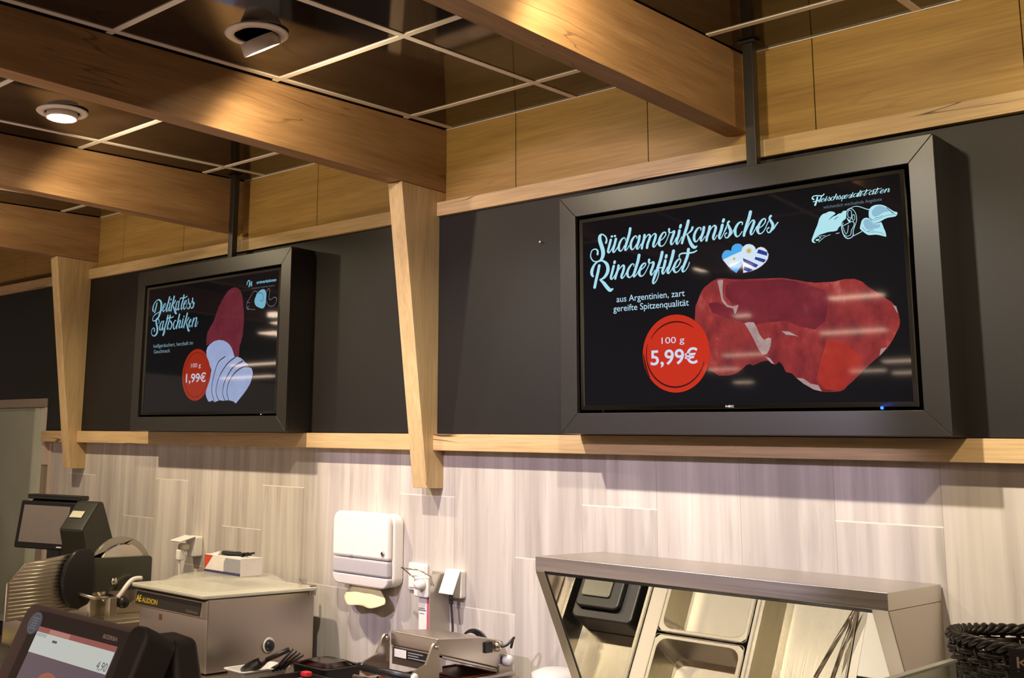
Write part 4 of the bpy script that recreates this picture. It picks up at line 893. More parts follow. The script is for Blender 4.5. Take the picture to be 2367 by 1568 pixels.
for j in range(nz + 1):
    q = j / nz; hw0, hw1 = 0.055, 0.115
    hw = hw0 + (hw1 - hw0) * min(1, q * 1.25)
    for i in range(nx + 1):
        s_ = i / nx * 2 - 1
        vv.append((-1.105 + 0.012 * q + s_ * hw, -0.050 - 0.030 * q * (1 - 0.6 * abs(s_)) - 0.020 * q * q + 0.010 * math.cos(s_ * 6) * q, 1.205 - 0.092 * q + 0.020 * abs(s_) ** 1.5 * q + 0.006 * math.cos(s_ * 5)))
pm.add(vv, [(j * (nx + 1) + i, j * (nx + 1) + i + 1, (j + 1) * (nx + 1) + i + 1, (j + 1) * (nx + 1) + i) for j in range(nz) for i in range(nx)])
po = pm.build('paper_towel', PAPER, t, smooth=True); po.modifiers.new('thickness', 'SOLIDIFY').thickness = 0.0008

# ------------------------------------------------------------------ sockets
def flap(t, hinge, w, l, ang, name='flap'):
    m = MB().box(-w / 2, w / 2, -0.007, 0.0, -l, 0.0).xform(Matrix.Translation(hinge) @ Matrix.Rotation(ang, 4, 'X'))
    return m.build(name, WHITE, t, bevel=0.003)
t = thing('wall_socket', 'white wall socket with its flap lifted over a white plug, behind the vacuum machine', 'socket', (-2.29, -0.02, 1.25), group='white wall sockets')
MB().prism(rrect(-2.335, -2.253, 1.205, 1.300, 0.010), -0.045, -0.0005, 'y').build('base', WHITE, t, bevel=0.004)
flap(t, (-2.294, -0.0455, 1.297), 0.082, 0.092, math.radians(-76))
p = thing('power_plug', 'white plug hanging out of the wall socket under the lifted flap', 'plug', (-2.30, -0.07, 1.24))
MB().lathe([(0.0, -0.052), (0.019, -0.052), (0.021, -0.047), (0.019, -0.015), (0.014, 0.0)], (-2.300, -0.0475, 1.248), 18, 'y').build('plug_body', plain('plug_cream', (0.70, 0.62, 0.52), 0.4), p, smooth=True)
MB().box(-2.316, -2.284, -0.115, -0.085, 1.188, 1.238).build('plug_grip', WHITE, p, bevel=0.006)
MB().tube(crom([(-2.300, -0.10, 1.190), (-2.300, -0.10, 1.14), (-2.29, -0.095, 1.06), (-2.28, -0.085, 0.97), (-2.27, -0.08, 0.862)], 5), 0.0045, 8).build('cable', WHITE, p, smooth=True)

t = thing('wall_socket', 'white wall socket with tilted flap and black cable hanging below it', 'socket', (-0.66, -0.02, 1.24), group='white wall sockets')
MB().prism(rrect(-0.697, -0.630, 1.190, 1.294, 0.010), -0.030, -0.0005, 'y').build('base', WHITE, t, bevel=0.004)
flap(t, (-0.664, -0.0305, 1.293), 0.068, 0.098, math.radians(-27))
p = thing('power_cable', 'black power cable hanging from the right wall socket to the tray sealer', 'cable', (-0.65, -0.05, 1.19))
MB().tube([(-0.660, -0.052, 1.205), (-0.660, -0.050, 1.172)], 0.008, 10).build('strain_relief', BLACK, p, smooth=True)
MB().tube(crom([(-0.660, -0.050, 1.172), (-0.657, -0.05, 1.14), (-0.648, -0.055, 1.09), (-0.640, -0.062, 1.06), (-0.61, -0.068, 1.045)], 6), 0.0042, 8).build('cord', BLACK, p, smooth=True)
m = MB()
for k in range(4):
    r = 0.046 + 0.005 * k
    m.tube([(-0.545 + 0.013 * k + r * math.cos(a), -0.072 - 0.009 * k, 1.045 + r * 0.95 * math.sin(a)) for a in [2 * math.pi * i / 28 for i in range(28)]], 0.0042, 8, closed=True)
m.build('coil', BLACK, p, smooth=True)
t = thing('wall_switch', 'white double switch plate behind the disinfectant dispenser', 'switch', (-0.87, -0.01, 1.25))
MB().prism(rrect(-0.912, -0.815, 1.195, 1.300, 0.010), -0.012, -0.0005, 'y').build('plate', WHITE, t, bevel=0.003)
MB().box(-0.905, -0.822, -0.017, -0.0125, 1.205, 1.247).build('rocker', WHITE, t, bevel=0.002)
MB().box(-0.905, -0.822, -0.017, -0.0125, 1.250, 1.292).build('rocker', WHITE, t, bevel=0.002)

# ------------------------------------------------------------------ disinfectant dispenser
DSTEEL = plain('dispenser_metal', (0.56, 0.51, 0.44), 0.38, metal=0.6, noise=0.04)
t = thing('disinfectant_dispenser', 'metal wall dispenser with wire lever holding a white and pink disinfectant bottle', 'dispenser', (-0.75, -0.06, 1.07))
MB().box(-0.713, -0.709, -0.115, -0.0005, 1.060, 1.276).box(-0.795, -0.713, -0.004, -0.0005, 1.060, 1.276).box(-0.799, -0.795, -0.070, -0.0005, 1.060, 1.225).build('bracket', DSTEEL, t, bevel=0.001)
MB().prism(rrect(-0.790, -0.716, 1.188, 1.262, 0.010), -0.117, -0.006, 'y').build('pump_head', WHITE, t, bevel=0.006)
MB().lathe([(0.0, -0.03), (0.016, -0.03), (0.020, -0.005), (0.020, 0.0)], (-0.745, -0.119, 1.236), 16, 'y').build('nozzle', WHITE, t, smooth=True)
MB().prism(rrect(-0.783, -0.717, -0.100, -0.020, 0.012), 1.020, 1.186, 'z').build('bottle', WHITE, t, bevel=0.004)
PINK = plain('label_pink', (0.62, 0.10, 0.17), 0.4); LBL = plain('label_text', (0.16, 0.15, 0.24), 0.5)
bt = MB().box(-0.735, -0.7175, -0.1012, -0.1004, 1.03, 1.184).build('pink_stripe', PINK, t)
m = MB().box(-0.776, -0.745, -0.1011, -0.1004, 1.146, 1.149).box(-0.776, -0.740, -0.1011, -0.1004, 1.139, 1.143).box(-0.772, -0.748, -0.1011, -0.1004, 1.128, 1.130)
m.build('label_print', LBL, t)
m = MB()
for s_ in (0, 1):
    x = -0.712 if s_ else -0.842
    q = [(-0.842, -0.125, 1.290), (-0.790, -0.150, 1.291), (-0.742, -0.140, 1.291), (-0.704, -0.115, 1.268), (-0.703, -0.100, 1.235)] if s_ else [(-0.842, -0.125, 1.290), (-0.800, -0.120, 1.265), (-0.785, -0.118, 1.258)]
    m.tube(q, 0.0028, 8)
m.ball((-0.842, -0.125, 1.290), 0.0045).build('wire_lever', CHROME, t, smooth=True)

# ------------------------------------------------------------------ tray sealer
TS = steel('sealer_steel', (0.58, 0.52, 0.45), 0.30, axis='y')
t = thing('tray_sealer', 'stainless steel tray sealing machine with hinged head and lever arms', 'tray sealer', (-0.44, -0.36, 0.87))
MB().box(-0.585, -0.300, -0.600, -0.100, 0.872, 0.972).build('base', TS, t, bevel=0.004)
WD = plain('plate_brown', (0.16, 0.065, 0.03), 0.3); RF = plain('film_red', (0.36, 0.07, 0.03), 0.25)
MB().box(-0.560, -0.350, -0.585, -0.130, 0.9725, 0.982).build('sealing_plate', WD, t, bevel=0.002)
m = MB()
for y0 in (-0.565, -0.35):
    for a, c, d, e in ((-0.545, -0.365, y0, y0 + 0.008), (-0.545, -0.365, y0 + 0.182, y0 + 0.19), (-0.545, -0.537, y0, y0 + 0.19), (-0.373, -0.365, y0, y0 + 0.19)):
        m.box(a, c, d, e, 0.9822, 0.987)
m.build('tray_wells', RF, t)
MB().tube([(-0.325, -0.595, 0.985), (-0.325, -0.12, 0.985)], 0.0095, 12).build('guide_rail', CHROME, t, smooth=True)
MB().tube([(-0.325, -0.595, 0.955 + 0.03), (-0.325, -0.595, 0.972)], 0.008, 10).build('rail_foot', CHROME, t, smooth=True)
hp = [(-0.500, 1.129), (-0.500, 1.082), (-0.485, 1.078), (-0.240, 1.020), (-0.140, 0.994), (-0.122, 1.035), (-0.160, 1.094), (-0.283, 1.116)]
hd = MB().prism(hp, -0.545, -0.338, 'x').build('sealing_head', TS, t, bevel=0.004)
MB().prism([(-0.495, 1.072), (-0.24, 1.012), (-0.14, 0.988), (-0.14, 0.993), (-0.24, 1.018), (-0.485, 1.0765)], -0.535, -0.342, 'x').build('head_skirt', TS, hd)
MB().box(-0.540, -0.342, -0.498, -0.470, 1.022, 1.080).build('front_panel', TS, t, bevel=0.002)
lb = MB().box(-0.530, -0.350, -0.4995, -0.4982, 1.044, 1.076).build('name_plate', BLACK, t)
MB().box(-0.527, -0.474, -0.5003, -0.4996, 1.047, 1.073).build('white_label', WHITE, lb)
m = MB(); 
for k, (a, c) in enumerate(((-0.466, -0.40), (-0.466, -0.42), (-0.466, -0.39))): m.box(a, c, -0.5002, -0.4996, 1.066 - 0.008 * k, 1.069 - 0.008 * k)
m.build('print_lines', plain('print_grey', (0.35, 0.33, 0.32), 0.5), lb)
for x0, x1 in ((-0.560, -0.552), (-0.342, -0.334)):
    MB().prism([(-0.505, 1.118), (-0.495, 1.100), (-0.495, 0.990), (-0.60, 0.990), (-0.628, 1.005), (-0.628, 1.030), (-0.612, 1.040), (-0.560, 1.056), (-0.532, 1.106), (-0.520, 1.118)], x0, x1, 'x').build('lever_arm', TS, t, bevel=0.001)
    MB().tube([(x0 - 0.006, -0.510, 1.104), (x1 + 0.006, -0.510, 1.104)], 0.007, 10).build('pivot_bolt', CHROME, t, smooth=True)
rl = MB().tube([(-0.575, -0.618, 1.020), (-0.335, -0.618, 1.020)], 0.0135, 16).build('handle_roller', BLACK, t, smooth=True)
MB().lathe([(0.0, 0.0), (0.012, 0.002), (0.017, 0.008), (0.017, 0.016)], (-0.345, -0.618, 1.020), 20, 'x').build('end_cap', WHITE, rl, smooth=True) if False else MB().ball((-0.330, -0.618, 1.020), 0.0165, 16, 10, (0.6, 1, 1)).build('end_cap', WHITE, rl, smooth=True)
MB().tube([(-0.585, -0.630, 0.985), (-0.40, -0.630, 0.985)], 0.010, 12).build('front_bar', CHROME, t, smooth=True)
sw = MB().box(-0.3375, -0.331, -0.262, -0.222, 1.062, 1.098).build('power_switch', BLACK, t, bevel=0.002)
MB().lathe([(0.0, 0.0), (0.020, 0.0), (0.017, 0.014), (0.006, 0.022)], (-0.3375, -0.195, 1.080), 20, 'x').build('cable_gland', CHROME, t, smooth=True)
MB().tube(crom([(-0.316, -0.195, 1.080), (-0.300, -0.185, 1.088), (-0.292, -0.160, 1.108), (-0.305, -0.145, 1.102), (-0.325, -0.130, 1.07)], 5), 0.0045, 8).build('cable', BLACK, t, smooth=True)
MB().lathe([(0.0, 0.030), (0.016, 0.028), (0.019, 0.020), (0.019, 0.0)], (-0.337, -0.150, 1.030), 20, 'x').build('hinge_knob', WHITE, t, smooth=True)
MB().box(-0.345, -0.332, -0.185, -0.110, 0.968, 1.020).build('hinge_plate', TS, t, bevel=0.003)

# ------------------------------------------------------------------ trays beside the sealer
CLEAR = glass('film_clear', (0.98, 0.96, 0.96), 0.03, 1.2)
def tub(mb, x0, x1, y0, y1, z0, z1, th=0.003, r=0.02, flare=0.012, lip=0.008):
    n = 5
    out0 = rrect(x0 + flare, x1 - flare, y0 + flare, y1 - flare, r, n); out1 = rrect(x0 + lip, x1 - lip, y0 + lip, y1 - lip, r, n); rim = rrect(x0, x1, y0, y1, r, n)
    in1 = rrect(x0 + lip + th, x1 - lip - th, y0 + lip + th, y1 - lip - th, r, n); in0 = rrect(x0 + flare + th, x1 - flare - th, y0 + flare + th, y1 - flare - th, r, n)
    L = [(out0, z0), (out1, z1 - 0.003), (rim, z1 - 0.003), (rim, z1), (in1, z1), (in0, z0 + th)]
    k = len(rim); v = []
    for p, z in L: v += [(x, y, z) for x, y in p]
    f = [tuple(range(k))[::-1]]
    for q in range(len(L) - 1): f += [(q * k + i, q * k + (i + 1) % k, (q + 1) * k + (i + 1) % k, (q + 1) * k + i) for i in range(k)]
    f.append(tuple(range((len(L) - 1) * k, len(L) * k)))
    mb.add(v, f)
    return mb
t = thing('black_tray', 'black plastic tray with red film under a clear lid, right of the vacuum machine', 'tray', (-1.015, -0.34, 0.87))
tub(MB(), -1.118, -0.915, -0.445, -0.236, 0.872, 0.935).build('tray', BLACK, t, smooth=False)
MB().box(-1.095, -0.94, -0.42, -0.26, 0.876, 0.905).build('red_film', plain('film_bright_red', (0.55, 0.04, 0.04), 0.25), t, bevel=0.006)
ld = MB(); frust(ld, (-1.100, -0.933, -0.427, -0.254), 0.9355, (-1.075, -0.958, -0.402, -0.279), 0.948, 0.02, 0.02)
kq = rrect(-1.075, -0.958, -0.402, -0.279, 0.02, 6); ld.add([(x, y, 0.948) for x, y in kq], [tuple(range(len(kq)))])
ld.build('clear_lid', CLEAR, t)
t = thing('black_tray', 'black tray with a red tab, in front of the lidded one', 'tray', (-0.92, -0.56, 0.87))
tub(MB(), -1.02, -0.82, -0.68, -0.465, 0.872, 0.920).build('tray', BLACK, t)
MB().box(-0.955, -0.925, -0.530, -0.500, 0.9205, 0.936).build('red_tab', plain('tab_red', (0.60, 0.03, 0.05), 0.35), t, bevel=0.003)
MB().box(-1.0, -0.84, -0.66, -0.485, 0.878, 0.905).build('red_film', plain('film_pink', (0.58, 0.16, 0.14), 0.25), t, bevel=0.006)
t = thing('white_tray', 'white plastic tray holding the black scoop and fork', 'tray', (-1.12, -0.58, 0.87))
tub(MB(), -1.190, -1.070, -0.705, -0.465, 0.872, 0.930, th=0.002, flare=0.02).build('tray', WHITE, t)
t = thing('black_scoop', 'black plastic scoop standing in the white tray', 'scoop', (-1.12, -0.62, 0.88))
m = MB(); n = 16; vv = []
for j in range(9):
    q = j / 8
    for i in range(n + 1):
        a = math.pi * (i / n)
        rr_ = 0.045 * (0.55 + 0.45 * math.sin(math.pi * min(1, q * 0.8 + 0.1)))
        vv.append((-1.145 + 0.10 * q, -0.625 - rr_ * math.cos(a) * 0.9, 0.918 + 0.055 * q - rr_ * math.sin(a) * 0.75 + 0.01))
m.add(vv, [(j * (n + 1) + i, j * (n + 1) + i + 1, (j + 1) * (n + 1) + i + 1, (j + 1) * (n + 1) + i) for j in range(8) for i in range(n)])
ob = m.build('bowl', BLACK, t, smooth=True); ob.modifiers.new('thickness', 'SOLIDIFY').thickness = 0.003
MB().tube([(-1.048, -0.615, 0.968), (-0.985, -0.560, 1.010)], 0.009, 10).build('handle', BLACK, t, smooth=True)
t = thing('meat_fork', 'black serving fork with ridged handle leaning in the white tray', 'fork', (-1.05, -0.56, 0.90))
m = MB()
for k in range(4): m.tube([(-1.075 + 0.009 * k, -0.555 + 0.009 * k, 0.920 + 0.004 * k), (-1.005 + 0.012 * k, -0.525 + 0.006 * k, 1.005 - 0.006 * k)], 0.0045, 8)
m.build('tines', BLACK, t, smooth=True)
MB().tube([(-1.055, -0.545, 0.945), (-1.095, -0.560, 0.918)], 0.006, 10).build('handle', BLACK, t, smooth=True)

# ------------------------------------------------------------------ hot counter with gastronorm pans
t = thing('hot_counter', 'steel hot counter with open wells below the slanted mirror', 'hot counter', (0.35, -0.43, 0))
MB().box(-0.270, 1.060, -0.800, -0.004, 0.0, 0.62).build('body', TOP, t, bevel=0.004)
m = MB()
for x0, x1 in ((-0.270, -0.250), (0.0735, 0.1245), (0.4325, 0.4420), (0.7375, 0.7600), (1.018, 1.06)): m.box(x0, x1, -0.80, -0.06, 0.62, 0.8985)
m.box(-0.27, 1.06, -0.80, -0.775, 0.62, 0.898).box(-0.27, 1.06, -0.085, -0.004, 0.62, 0.898)
m.build('well_frame', TOP, t)
def gn(x0, x1, y0, y1, label, deep=0.10, mat=PAN):
    q = thing('gastronorm_pan', label, 'pan', ((x0 + x1) / 2, (y0 + y1) / 2, 0.80), group='steel pans in the hot counter')
    tub(MB(), x0, x1, y0, y1, 0.903 - deep, 0.9035, th=0.0015, r=0.035, flare=0.032, lip=0.014).build('pan', mat, q, bevel=0.008, seg=3, angle=0.9)
    m = MB(); rp = rrect(x0 + 0.003, x1 - 0.003, y0 + 0.003, y1 - 0.003, 0.012, 5)
    m.tube([(x, y, 0.9040) for x, y in rp], 0.0018, 6, closed=True); m.build('rim_bead', mat, q, smooth=True)
    return q
gn(-0.248, 0.072, -0.772, -0.090, 'large steel pan holding a black container, seen at the left of the mirror')
gn(0.126, 0.431, -0.772, -0.4325, 'empty square steel pan, upper of the two in the middle of the mirror')
gn(0.126, 0.431, -0.4280, -0.090, 'empty square steel pan, lower of the two in the middle of the mirror')
gn(0.444, 0.736, -0.772, -0.090, 'large empty steel pan with tongs, right of the middle in the mirror', 0.10)
gn(0.762, 1.016, -0.380, -0.090, 'small steel pan beside the white board at the right of the mirror', 0.08)
q = thing('black_container', 'black lidded container in the large steel pan, reflected in the mirror', 'container', (-0.12, -0.58, 0.805))
MB().prism(rrect(-0.205, 0.03, -0.70, -0.44, 0.02), 0.806, 0.905, 'z').build('body', BLACK, q, bevel=0.006)
MB().prism(rrect(-0.19, -0.02, -0.685, -0.475, 0.02), 0.9055, 0.925, 'z').build('lid', BLACK, q, bevel=0.006)
MB().prism(rrect(-0.172, -0.060, -0.67, -0.512, 0.01), 0.9255, 0.932, 'z').build('lid_panel', plain('lid_grey', (0.16, 0.15, 0.11), 0.3), q, bevel=0.003)
tag(MB().box(0.765, 1.014, -0.772, -0.386, 0.8995, 0.912).build('white_board', WHITE, bevel=0.003), 'white board reflected at the right end of the mirror', 'board')
q = thing('serving_tongs', 'steel tongs lying across the large pan, reflected in the mirror', 'tongs', (0.69, -0.44, 0.91))
for a, c in (((0.745, -0.60, 0.925), (0.655, -0.360, 0.912)), ((0.745, -0.60, 0.925), (0.700, -0.350, 0.912))):
    MB().tube([a, ((a[0] + c[0]) / 2, (a[1] + c[1]) / 2, 0.922), c], 0.006, 8).build('arm', CHROME, q, smooth=True)

# ------------------------------------------------------------------ mirror hood above it
k_ = 0.56
def fy(z, base=-0.377): return base + (1.362 - z) * k_
t = thing('mirror_hood', 'stainless steel hood with slanted mirror front reflecting the pans below', 'hood', (0.48, -0.2, 0.9))
ts = MB().box(-0.041, 1.005, -0.3825, -0.006, 1.366, 1.410).build('top_shelf', STEEL_X, t, bevel=0.002)
for x0, x1 in ((-0.041, -0.037), (1.001, 1.005)):
    MB().prism([(-0.006, 1.3655), (-0.3790, 1.3655), (fy(0.915), 0.915), (-0.006, 0.915)], x0, x1, 'x').build('side_panel', STEEL_Z, t)
def slab(x0, x1, z0, z1, d0, d1):
    return MB().hexa([(x0, fy(z0) - d0, z0), (x1, fy(z0) - d0, z0), (x1, fy(z0) - d1, z0), (x0, fy(z0) - d1, z0), (x0, fy(z1) - d0, z1), (x1, fy(z1) - d0, z1), (x1, fy(z1) - d1, z1), (x0, fy(z1) - d1, z1)])
slab(-0.0405, -0.008, 0.915, 1.3655, 0.004, -0.012).build('front_stile', STEEL_Z, t, bevel=0.0015)
slab(0.965, 1.0045, 0.915, 1.3655, 0.004, -0.012).build('front_stile', STEEL_Z, t, bevel=0.0015)
slab(-0.0075, 0.9645, 0.915, 1.3655, -0.001, -0.006).build('mirror_panel', MIRROR, t)
slab(-0.0075, -0.004, 0.915, 1.3655, 0.001, -0.001).build('seal', BLACK, t)
slab(-0.004, 0.9645, 1.357, 1.3655, 0.001, -0.0008).build('seal', BLACK, t)
bgm = MB()
prof = [(0.0, 0.9055), (0.070, 0.9055), (0.084, 0.915), (0.088, 0.97), (0.090, 1.005), (0.055, 1.021), (0.0, 1.024)]
bgm.lathe(prof, (-0.155, -0.095, 0), 36, 'z')
tag(bgm.build('white_canister', WHITE, smooth=True), 'white rounded container left of the mirror hood, at the lower edge', 'container')

# ------------------------------------------------------------------ wicker basket behind glass
WK = plain('wicker_black', (0.022, 0.018, 0.014), 0.33, spec=0.6, noise=0.25, nscale=60)
bx, by, rx, ry, zb, zt = 1.590, -1.065, 0.222, 0.170, 1.264, 1.418
t = thing('wicker_basket', 'black oval wicker basket with a chalk sign, at the right edge', 'basket', (bx, by, zb))
def ov(a, s_=1.0, dr=0.0): return (bx + (rx * s_ + dr) * math.cos(a), by + (ry * s_ + dr) * math.sin(a))
wv = MB(); NS = 44; rows = 13
for j in range(rows):
    z = zb + 0.008 + (zt - zb - 0.02) * j / (rows - 1); fl = 0.88 + 0.12 * j / (rows - 1)
    pts = []
    for i in range(NS * 4):
        a = 2 * math.pi * i / (NS * 4)
        dr = 0.0062 * math.sin(NS / 2 * a + (math.pi if j % 2 else 0))
        x, y = ov(a, fl, dr); pts.append((x, y, z + 0.0015 * math.sin(5 * a + j)))
    wv.tube(pts, 0.0056, 6, closed=True)
wv.build('weave', WK, t, smooth=True)
stk = MB()
for i in range(NS):
    a = 2 * math.pi * (i + 0.5) / NS
    x0, y0 = ov(a, 0.875); x1, y1 = ov(a, 1.0); stk.tube([(x0, y0, zb + 0.002), (x1, y1, zt)], 0.0045, 6)
stk.build('stakes', WK, t, smooth=True)
rm = MB()
for ph in range(4):
    pts = []
    for i in range(180):
        a = 2 * math.pi * i / 180; tw = 17 * a + ph * math.pi / 2
        x, y = ov(a, 1.0, 0.008 * math.cos(tw)); pts.append((x, y, zt + 0.006 + 0.007 * math.sin(tw)))
    rm.tube(pts, 0.0048, 6, closed=True)
rm.build('braided_rim', WK, t, smooth=True)
fl_ = MB(); fl_.lathe([(0.0, zb + 0.004), (1.0, zb + 0.004)], (bx, by, 0), 40, 'z', rx * 0.87, ry * 0.87); fl_.build('bottom', WK, t)
sg = thing('chalk_sign', 'small black chalk sign reading Käse, hanging on the wicker basket', 'sign', (1.60, -1.258, 1.36))
SB = plain('slate_black', (0.012, 0.010, 0.010), 0.55)
MB().box(1.503, 1.70, -1.2585, -1.2545, 1.300, 1.432).build('board', SB, sg, bevel=0.001)
m = MB(); type_line(m, 'Käse-', 1.514, 1.585, 1.402, 0.017, -1.2592); type_line(m, 'Spieße', 1.530, 1.62, 1.340, 0.017, -1.2592) if False else None
m.build('chalk_text', plain('chalk', (0.62, 0.46, 0.34), 0.8), sg)
m = MB(); type_line(m, 'frische', 1.524, 1.580, 1.424, 0.006, -1.2592) if False else m.box(1.529, 1.575, -1.2592, -1.2586, 1.4235, 1.4245); m.build('chalk_line', plain('chalk_grey', (0.14, 0.12, 0.11), 0.8), sg)
MB().tube([(1.53, -1.256, 1.432), (1.53, -1.245, 1.445)], 0.002, 6).build('hook', CHROME, sg)
GL_ = glass('counter_glass', (0.80, 0.90, 0.84), 0.0, 1.45)
t = thing('glass_guard', 'clear glass corner guard with bright edges in front of the wicker basket', 'glass guard', (1.43, -1.5, 1.262))
MB().box(1.422, 1.432, -1.90, -1.272, 1.2635, 1.400).build('side_pane', GL_, t)
MB().box(1.433, 2.80, -1.282, -1.272, 1.2635, 1.400).build('back_pane', GL_, t)
EDG = plain('glass_edge', (0.50, 0.52, 0.42), 0.25, spec=0.6)
MB().box(1.4215, 1.4325, -1.90, -1.2715, 1.4004, 1.4040).build('edge_strip', EDG, t)
MB().box(1.4215, 1.4325, -1.284, -1.2715, 1.2635, 1.4000).build('corner_strip', EDG, t) if False else None

# ------------------------------------------------------------------ price scale in the foreground
BZ = plain('scale_brown_grey', (0.165, 0.118, 0.122), 0.5, noise=0.08, bump=0.05, nscale=300)
BZD = plain('scale_dark', (0.030, 0.022, 0.022), 0.5)
O = (0.25, -2.30, 1.427); TL = Matrix.Translation(O) @ Matrix.Rotation(math.radians(-25), 4, 'X')
def loc(mb): return mb.xform(TL)
t = thing('price_scale', 'dark price scale with tilted customer display in the bottom left foreground', 'scale', (0.45, -2.25, 1.12))
loc(MB().prism(rrect(0.0, 0.352, -0.30, 0.0, 0.022), -0.002, 0.045, 'y')).build('display_case', BZ, t, bevel=0.008, seg=3)
loc(MB().prism(rrect(0.046, 0.338, -0.29, -0.010, 0.010), -0.0045, -0.0022, 'y')).build('front_plate', plain('scale_plate', (0.062, 0.044, 0.045), 0.42), t, bevel=0.001)
loc(MB().prism(rrect(0.332, 0.385, -0.31, 0.004, 0.020), -0.008, 0.055, 'y')).build('side_cheek', BZD, t, bevel=0.008, seg=3)
sc = loc(MB().box(0.076, 0.318, -0.0056, -0.0046, -0.275, -0.036)).build('screen', glow('scale_screen', s2l((98, 82, 88)), 1.0, rough=0.25), t)
def lay2(name, mat, fn, lv):
    m = MB(); fn(m, -0.0056 - 0.0004 * lv); return loc(m).build(name, mat, sc)
lay2('title_bar', glow('scale_bar', s2l((142, 84, 78)), rough=0.25), lambda m, y: m.box(0.076, 0.318, y, y + 0.0002, -0.045, -0.036), 1)
lay2('bar_button', glow('scale_button', s2l((170, 118, 108)), rough=0.25), lambda m, y: m.box(0.115, 0.180, y, y + 0.0002, -0.0445, -0.037), 2)
lay2('price_panel', glow('scale_white', s2l((186, 188, 180)), rough=0.25), lambda m, y: m.box(0.076, 0.318, y, y + 0.0002, -0.080, -0.045), 1)
lay2('price_text', glow('scale_ink', s2l((84, 84, 84)), rough=0.25), lambda m, y: (type_line(m, '4,90', 0.286, 0.315, -0.0765, 0.013, y), m.box(0.135, 0.150, y, y + 0.0002, -0.0565, -0.0525)), 2)
lay2('panel_tab', glow('scale_tab', s2l((160, 166, 160)), rough=0.25), lambda m, y: m.box(0.079, 0.112, y, y + 0.0002, -0.052, -0.0465), 2)
lay2('picture', glow('scale_food', s2l((150, 92, 70)), rough=0.25), lambda m, y: ellipse(m, 0.170, -0.118, 0.030, 0.016, y, 24), 2)
m = MB(); type_line(m, 'BIZERBA', 0.268, 0.310, -0.0285, 0.0062, -0.0048, 0.03); loc(m).build('brand_lettering', plain('brand_pale', (0.50, 0.42, 0.44), 0.5), t)
bd = MB().lathe([(0.0, -0.0036), (0.0195, -0.0036), (0.020, -0.0021)], (0, 0, 0), 30, 'y')
bd.xform(Matrix.Translation((0.056, -0.0028, -0.0335))); sk = loc(bd).build('round_sticker', plain('sticker_blue', (0.22, 0.30, 0.52), 0.4), t)
m = MB(); ellipse(m, 0.056, -0.0335, 0.0175, 0.0175, -0.0067, 40, 0, 360, 0.0014)
for k in range(5): m.box(0.046 + 0.001 * (k % 2), 0.066 - 0.001 * (k % 2), -0.0067, -0.0066, -0.0435 + 0.0045 * k, -0.0415 + 0.0045 * k)
loc(m).build('sticker_print', plain('sticker_pale', (0.50, 0.56, 0.70), 0.4), sk)
MB().hexa([(0.560, -2.26, 1.17), (0.690, -2.26, 1.17), (0.690, -2.195, 1.17), (0.560, -2.195, 1.17), (0.560, -2.262, 1.412), (0.625, -2.255, 1.408), (0.625, -2.205, 1.408), (0.560, -2.205, 1.412)]).build('printer_housing', BZD, t, bevel=0.012, seg=3)
MB().box(0.33, 0.56, -2.25, -2.16, 1.13, 1.36).build('column', BZD, t, bevel=0.01)
MB().box(0.22, 0.80, -2.46, -2.08, 1.121, 1.165).build('base', BZD, t, bevel=0.012)

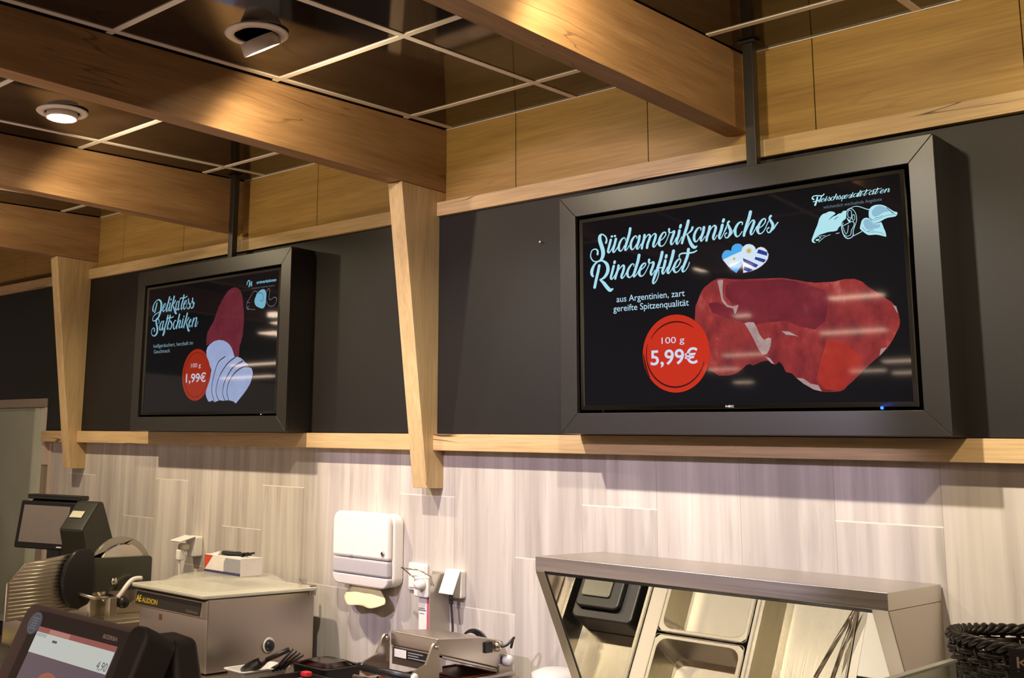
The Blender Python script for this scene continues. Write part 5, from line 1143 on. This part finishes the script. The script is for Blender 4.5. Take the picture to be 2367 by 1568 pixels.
# ------------------------------------------------------------------ the shop behind the camera (seen as reflections, plus unseen strips added as fill)
struct(MB().add([(-19, -2.76, 3.45), (9, -2.76, 3.45), (9, -18, 3.45), (-19, -18, 3.45)], [(0, 1, 2, 3)]).build('ceiling_shop', plain('shop_ceiling', (0.03, 0.026, 0.024), 0.7)))
struct(MB().box(-19, 9, -18.2, -18, 0, 3.45).build('wall_front', plain('shop_wall', (0.12, 0.10, 0.085), 0.7)))
TUBE = new_mat('strip_glow')[0]
_b = TUBE.node_tree.nodes['Principled BSDF']; _b.inputs['Emission Color'].default_value = (1.0, 0.74, 0.54, 1); _b.inputs['Emission Strength'].default_value = 16.0
strips = [(-1.82, -4.79, .40, .13), (-1.62, -6.79, .43, .11), (-2.60, -9.25, .66, .12), (-4.71, -11.08, .55, .10), (-6.0, -13.05, .48, .12), (-3.39, -12.81, .38, .13), (-4.29, -14.15, .48, .12),
          (-3.98, -14.69, .28, .12), (-6.93, -15.63, .30, .14), (-2.95, -7.43, .15, .08), (-8.3, -5.9, .30, .22), (-8.35, -6.2, .25, .2), (-12.1, -8.9, 1.5, .14), (-14.8, -10.85, 1.6, .14), (-6.9, -4.7, .3, .25), (-7.3, -5.3, .4, .25)]
strips += [(0.9 + 2.1 * i, -4.2 - 2.0 * j, 1.5, 0.16) for i in range(4) for j in range(4)]  # added strips, outside every reflection, only to raise the ambient light
for i, (x, y, w, d) in enumerate(strips):
    q = thing('strip_light', 'shop strip light, reflected in the television glass or added unseen as fill light', 'strip light', (x, y, 3.2), group='shop strip lights')
    MB().box(x - w / 2, x + w / 2, y - d / 2, y + d / 2, 3.19, 3.20).build('diffuser', TUBE, q)
    MB().box(x - w / 2 - 0.02, x + w / 2 + 0.02, y - d / 2 - 0.02, y + d / 2 + 0.02, 3.2005, 3.26).build('housing', LAMP_W, q)
    MB().box(x - 0.01, x + 0.01, y - 0.01, y + 0.01, 3.2605, 3.449).build('suspension', BLACK, q)
PD = plain('pendant_gloss', (0.10, 0.025, 0.03), 0.12, spec=0.7)
q = thing('pendant_lamp', 'dark dome pendant lamp reflected in the larger television', 'pendant lamp', (-1.94, -6.0, 2.88))
pr = [(0.228 * math.cos(math.radians(a)), 0.40 * math.sin(math.radians(a))) for a in range(0, 86, 6)]
MB().lathe([(r, h) for r, h in pr] + [(0.02, 0.40)] + [(r * 0.97, h * 0.97) for r, h in pr[::-1]], (-1.94, -6.0, 2.88), 44).build('shade', PD, q, smooth=True)
PG = new_mat('pendant_glow')[0]; _b = PG.node_tree.nodes['Principled BSDF']; _b.inputs['Emission Color'].default_value = (1.0, 0.72, 0.45, 1); _b.inputs['Emission Strength'].default_value = 2.2
MB().lathe([(0.0, 0.01), (0.215, 0.006)], (-1.94, -6.0, 2.88), 36).build('diffuser', PG, q)
MB().tube([(-1.94, -6, 3.28), (-1.94, -6, 3.449)], 0.008, 8).build('cord', BLACK, q)
q = spotlight(0.03, -2.95, 3.44, 0.0, 0.75, 'white ceiling spotlight over the customers, reflected in the larger television')
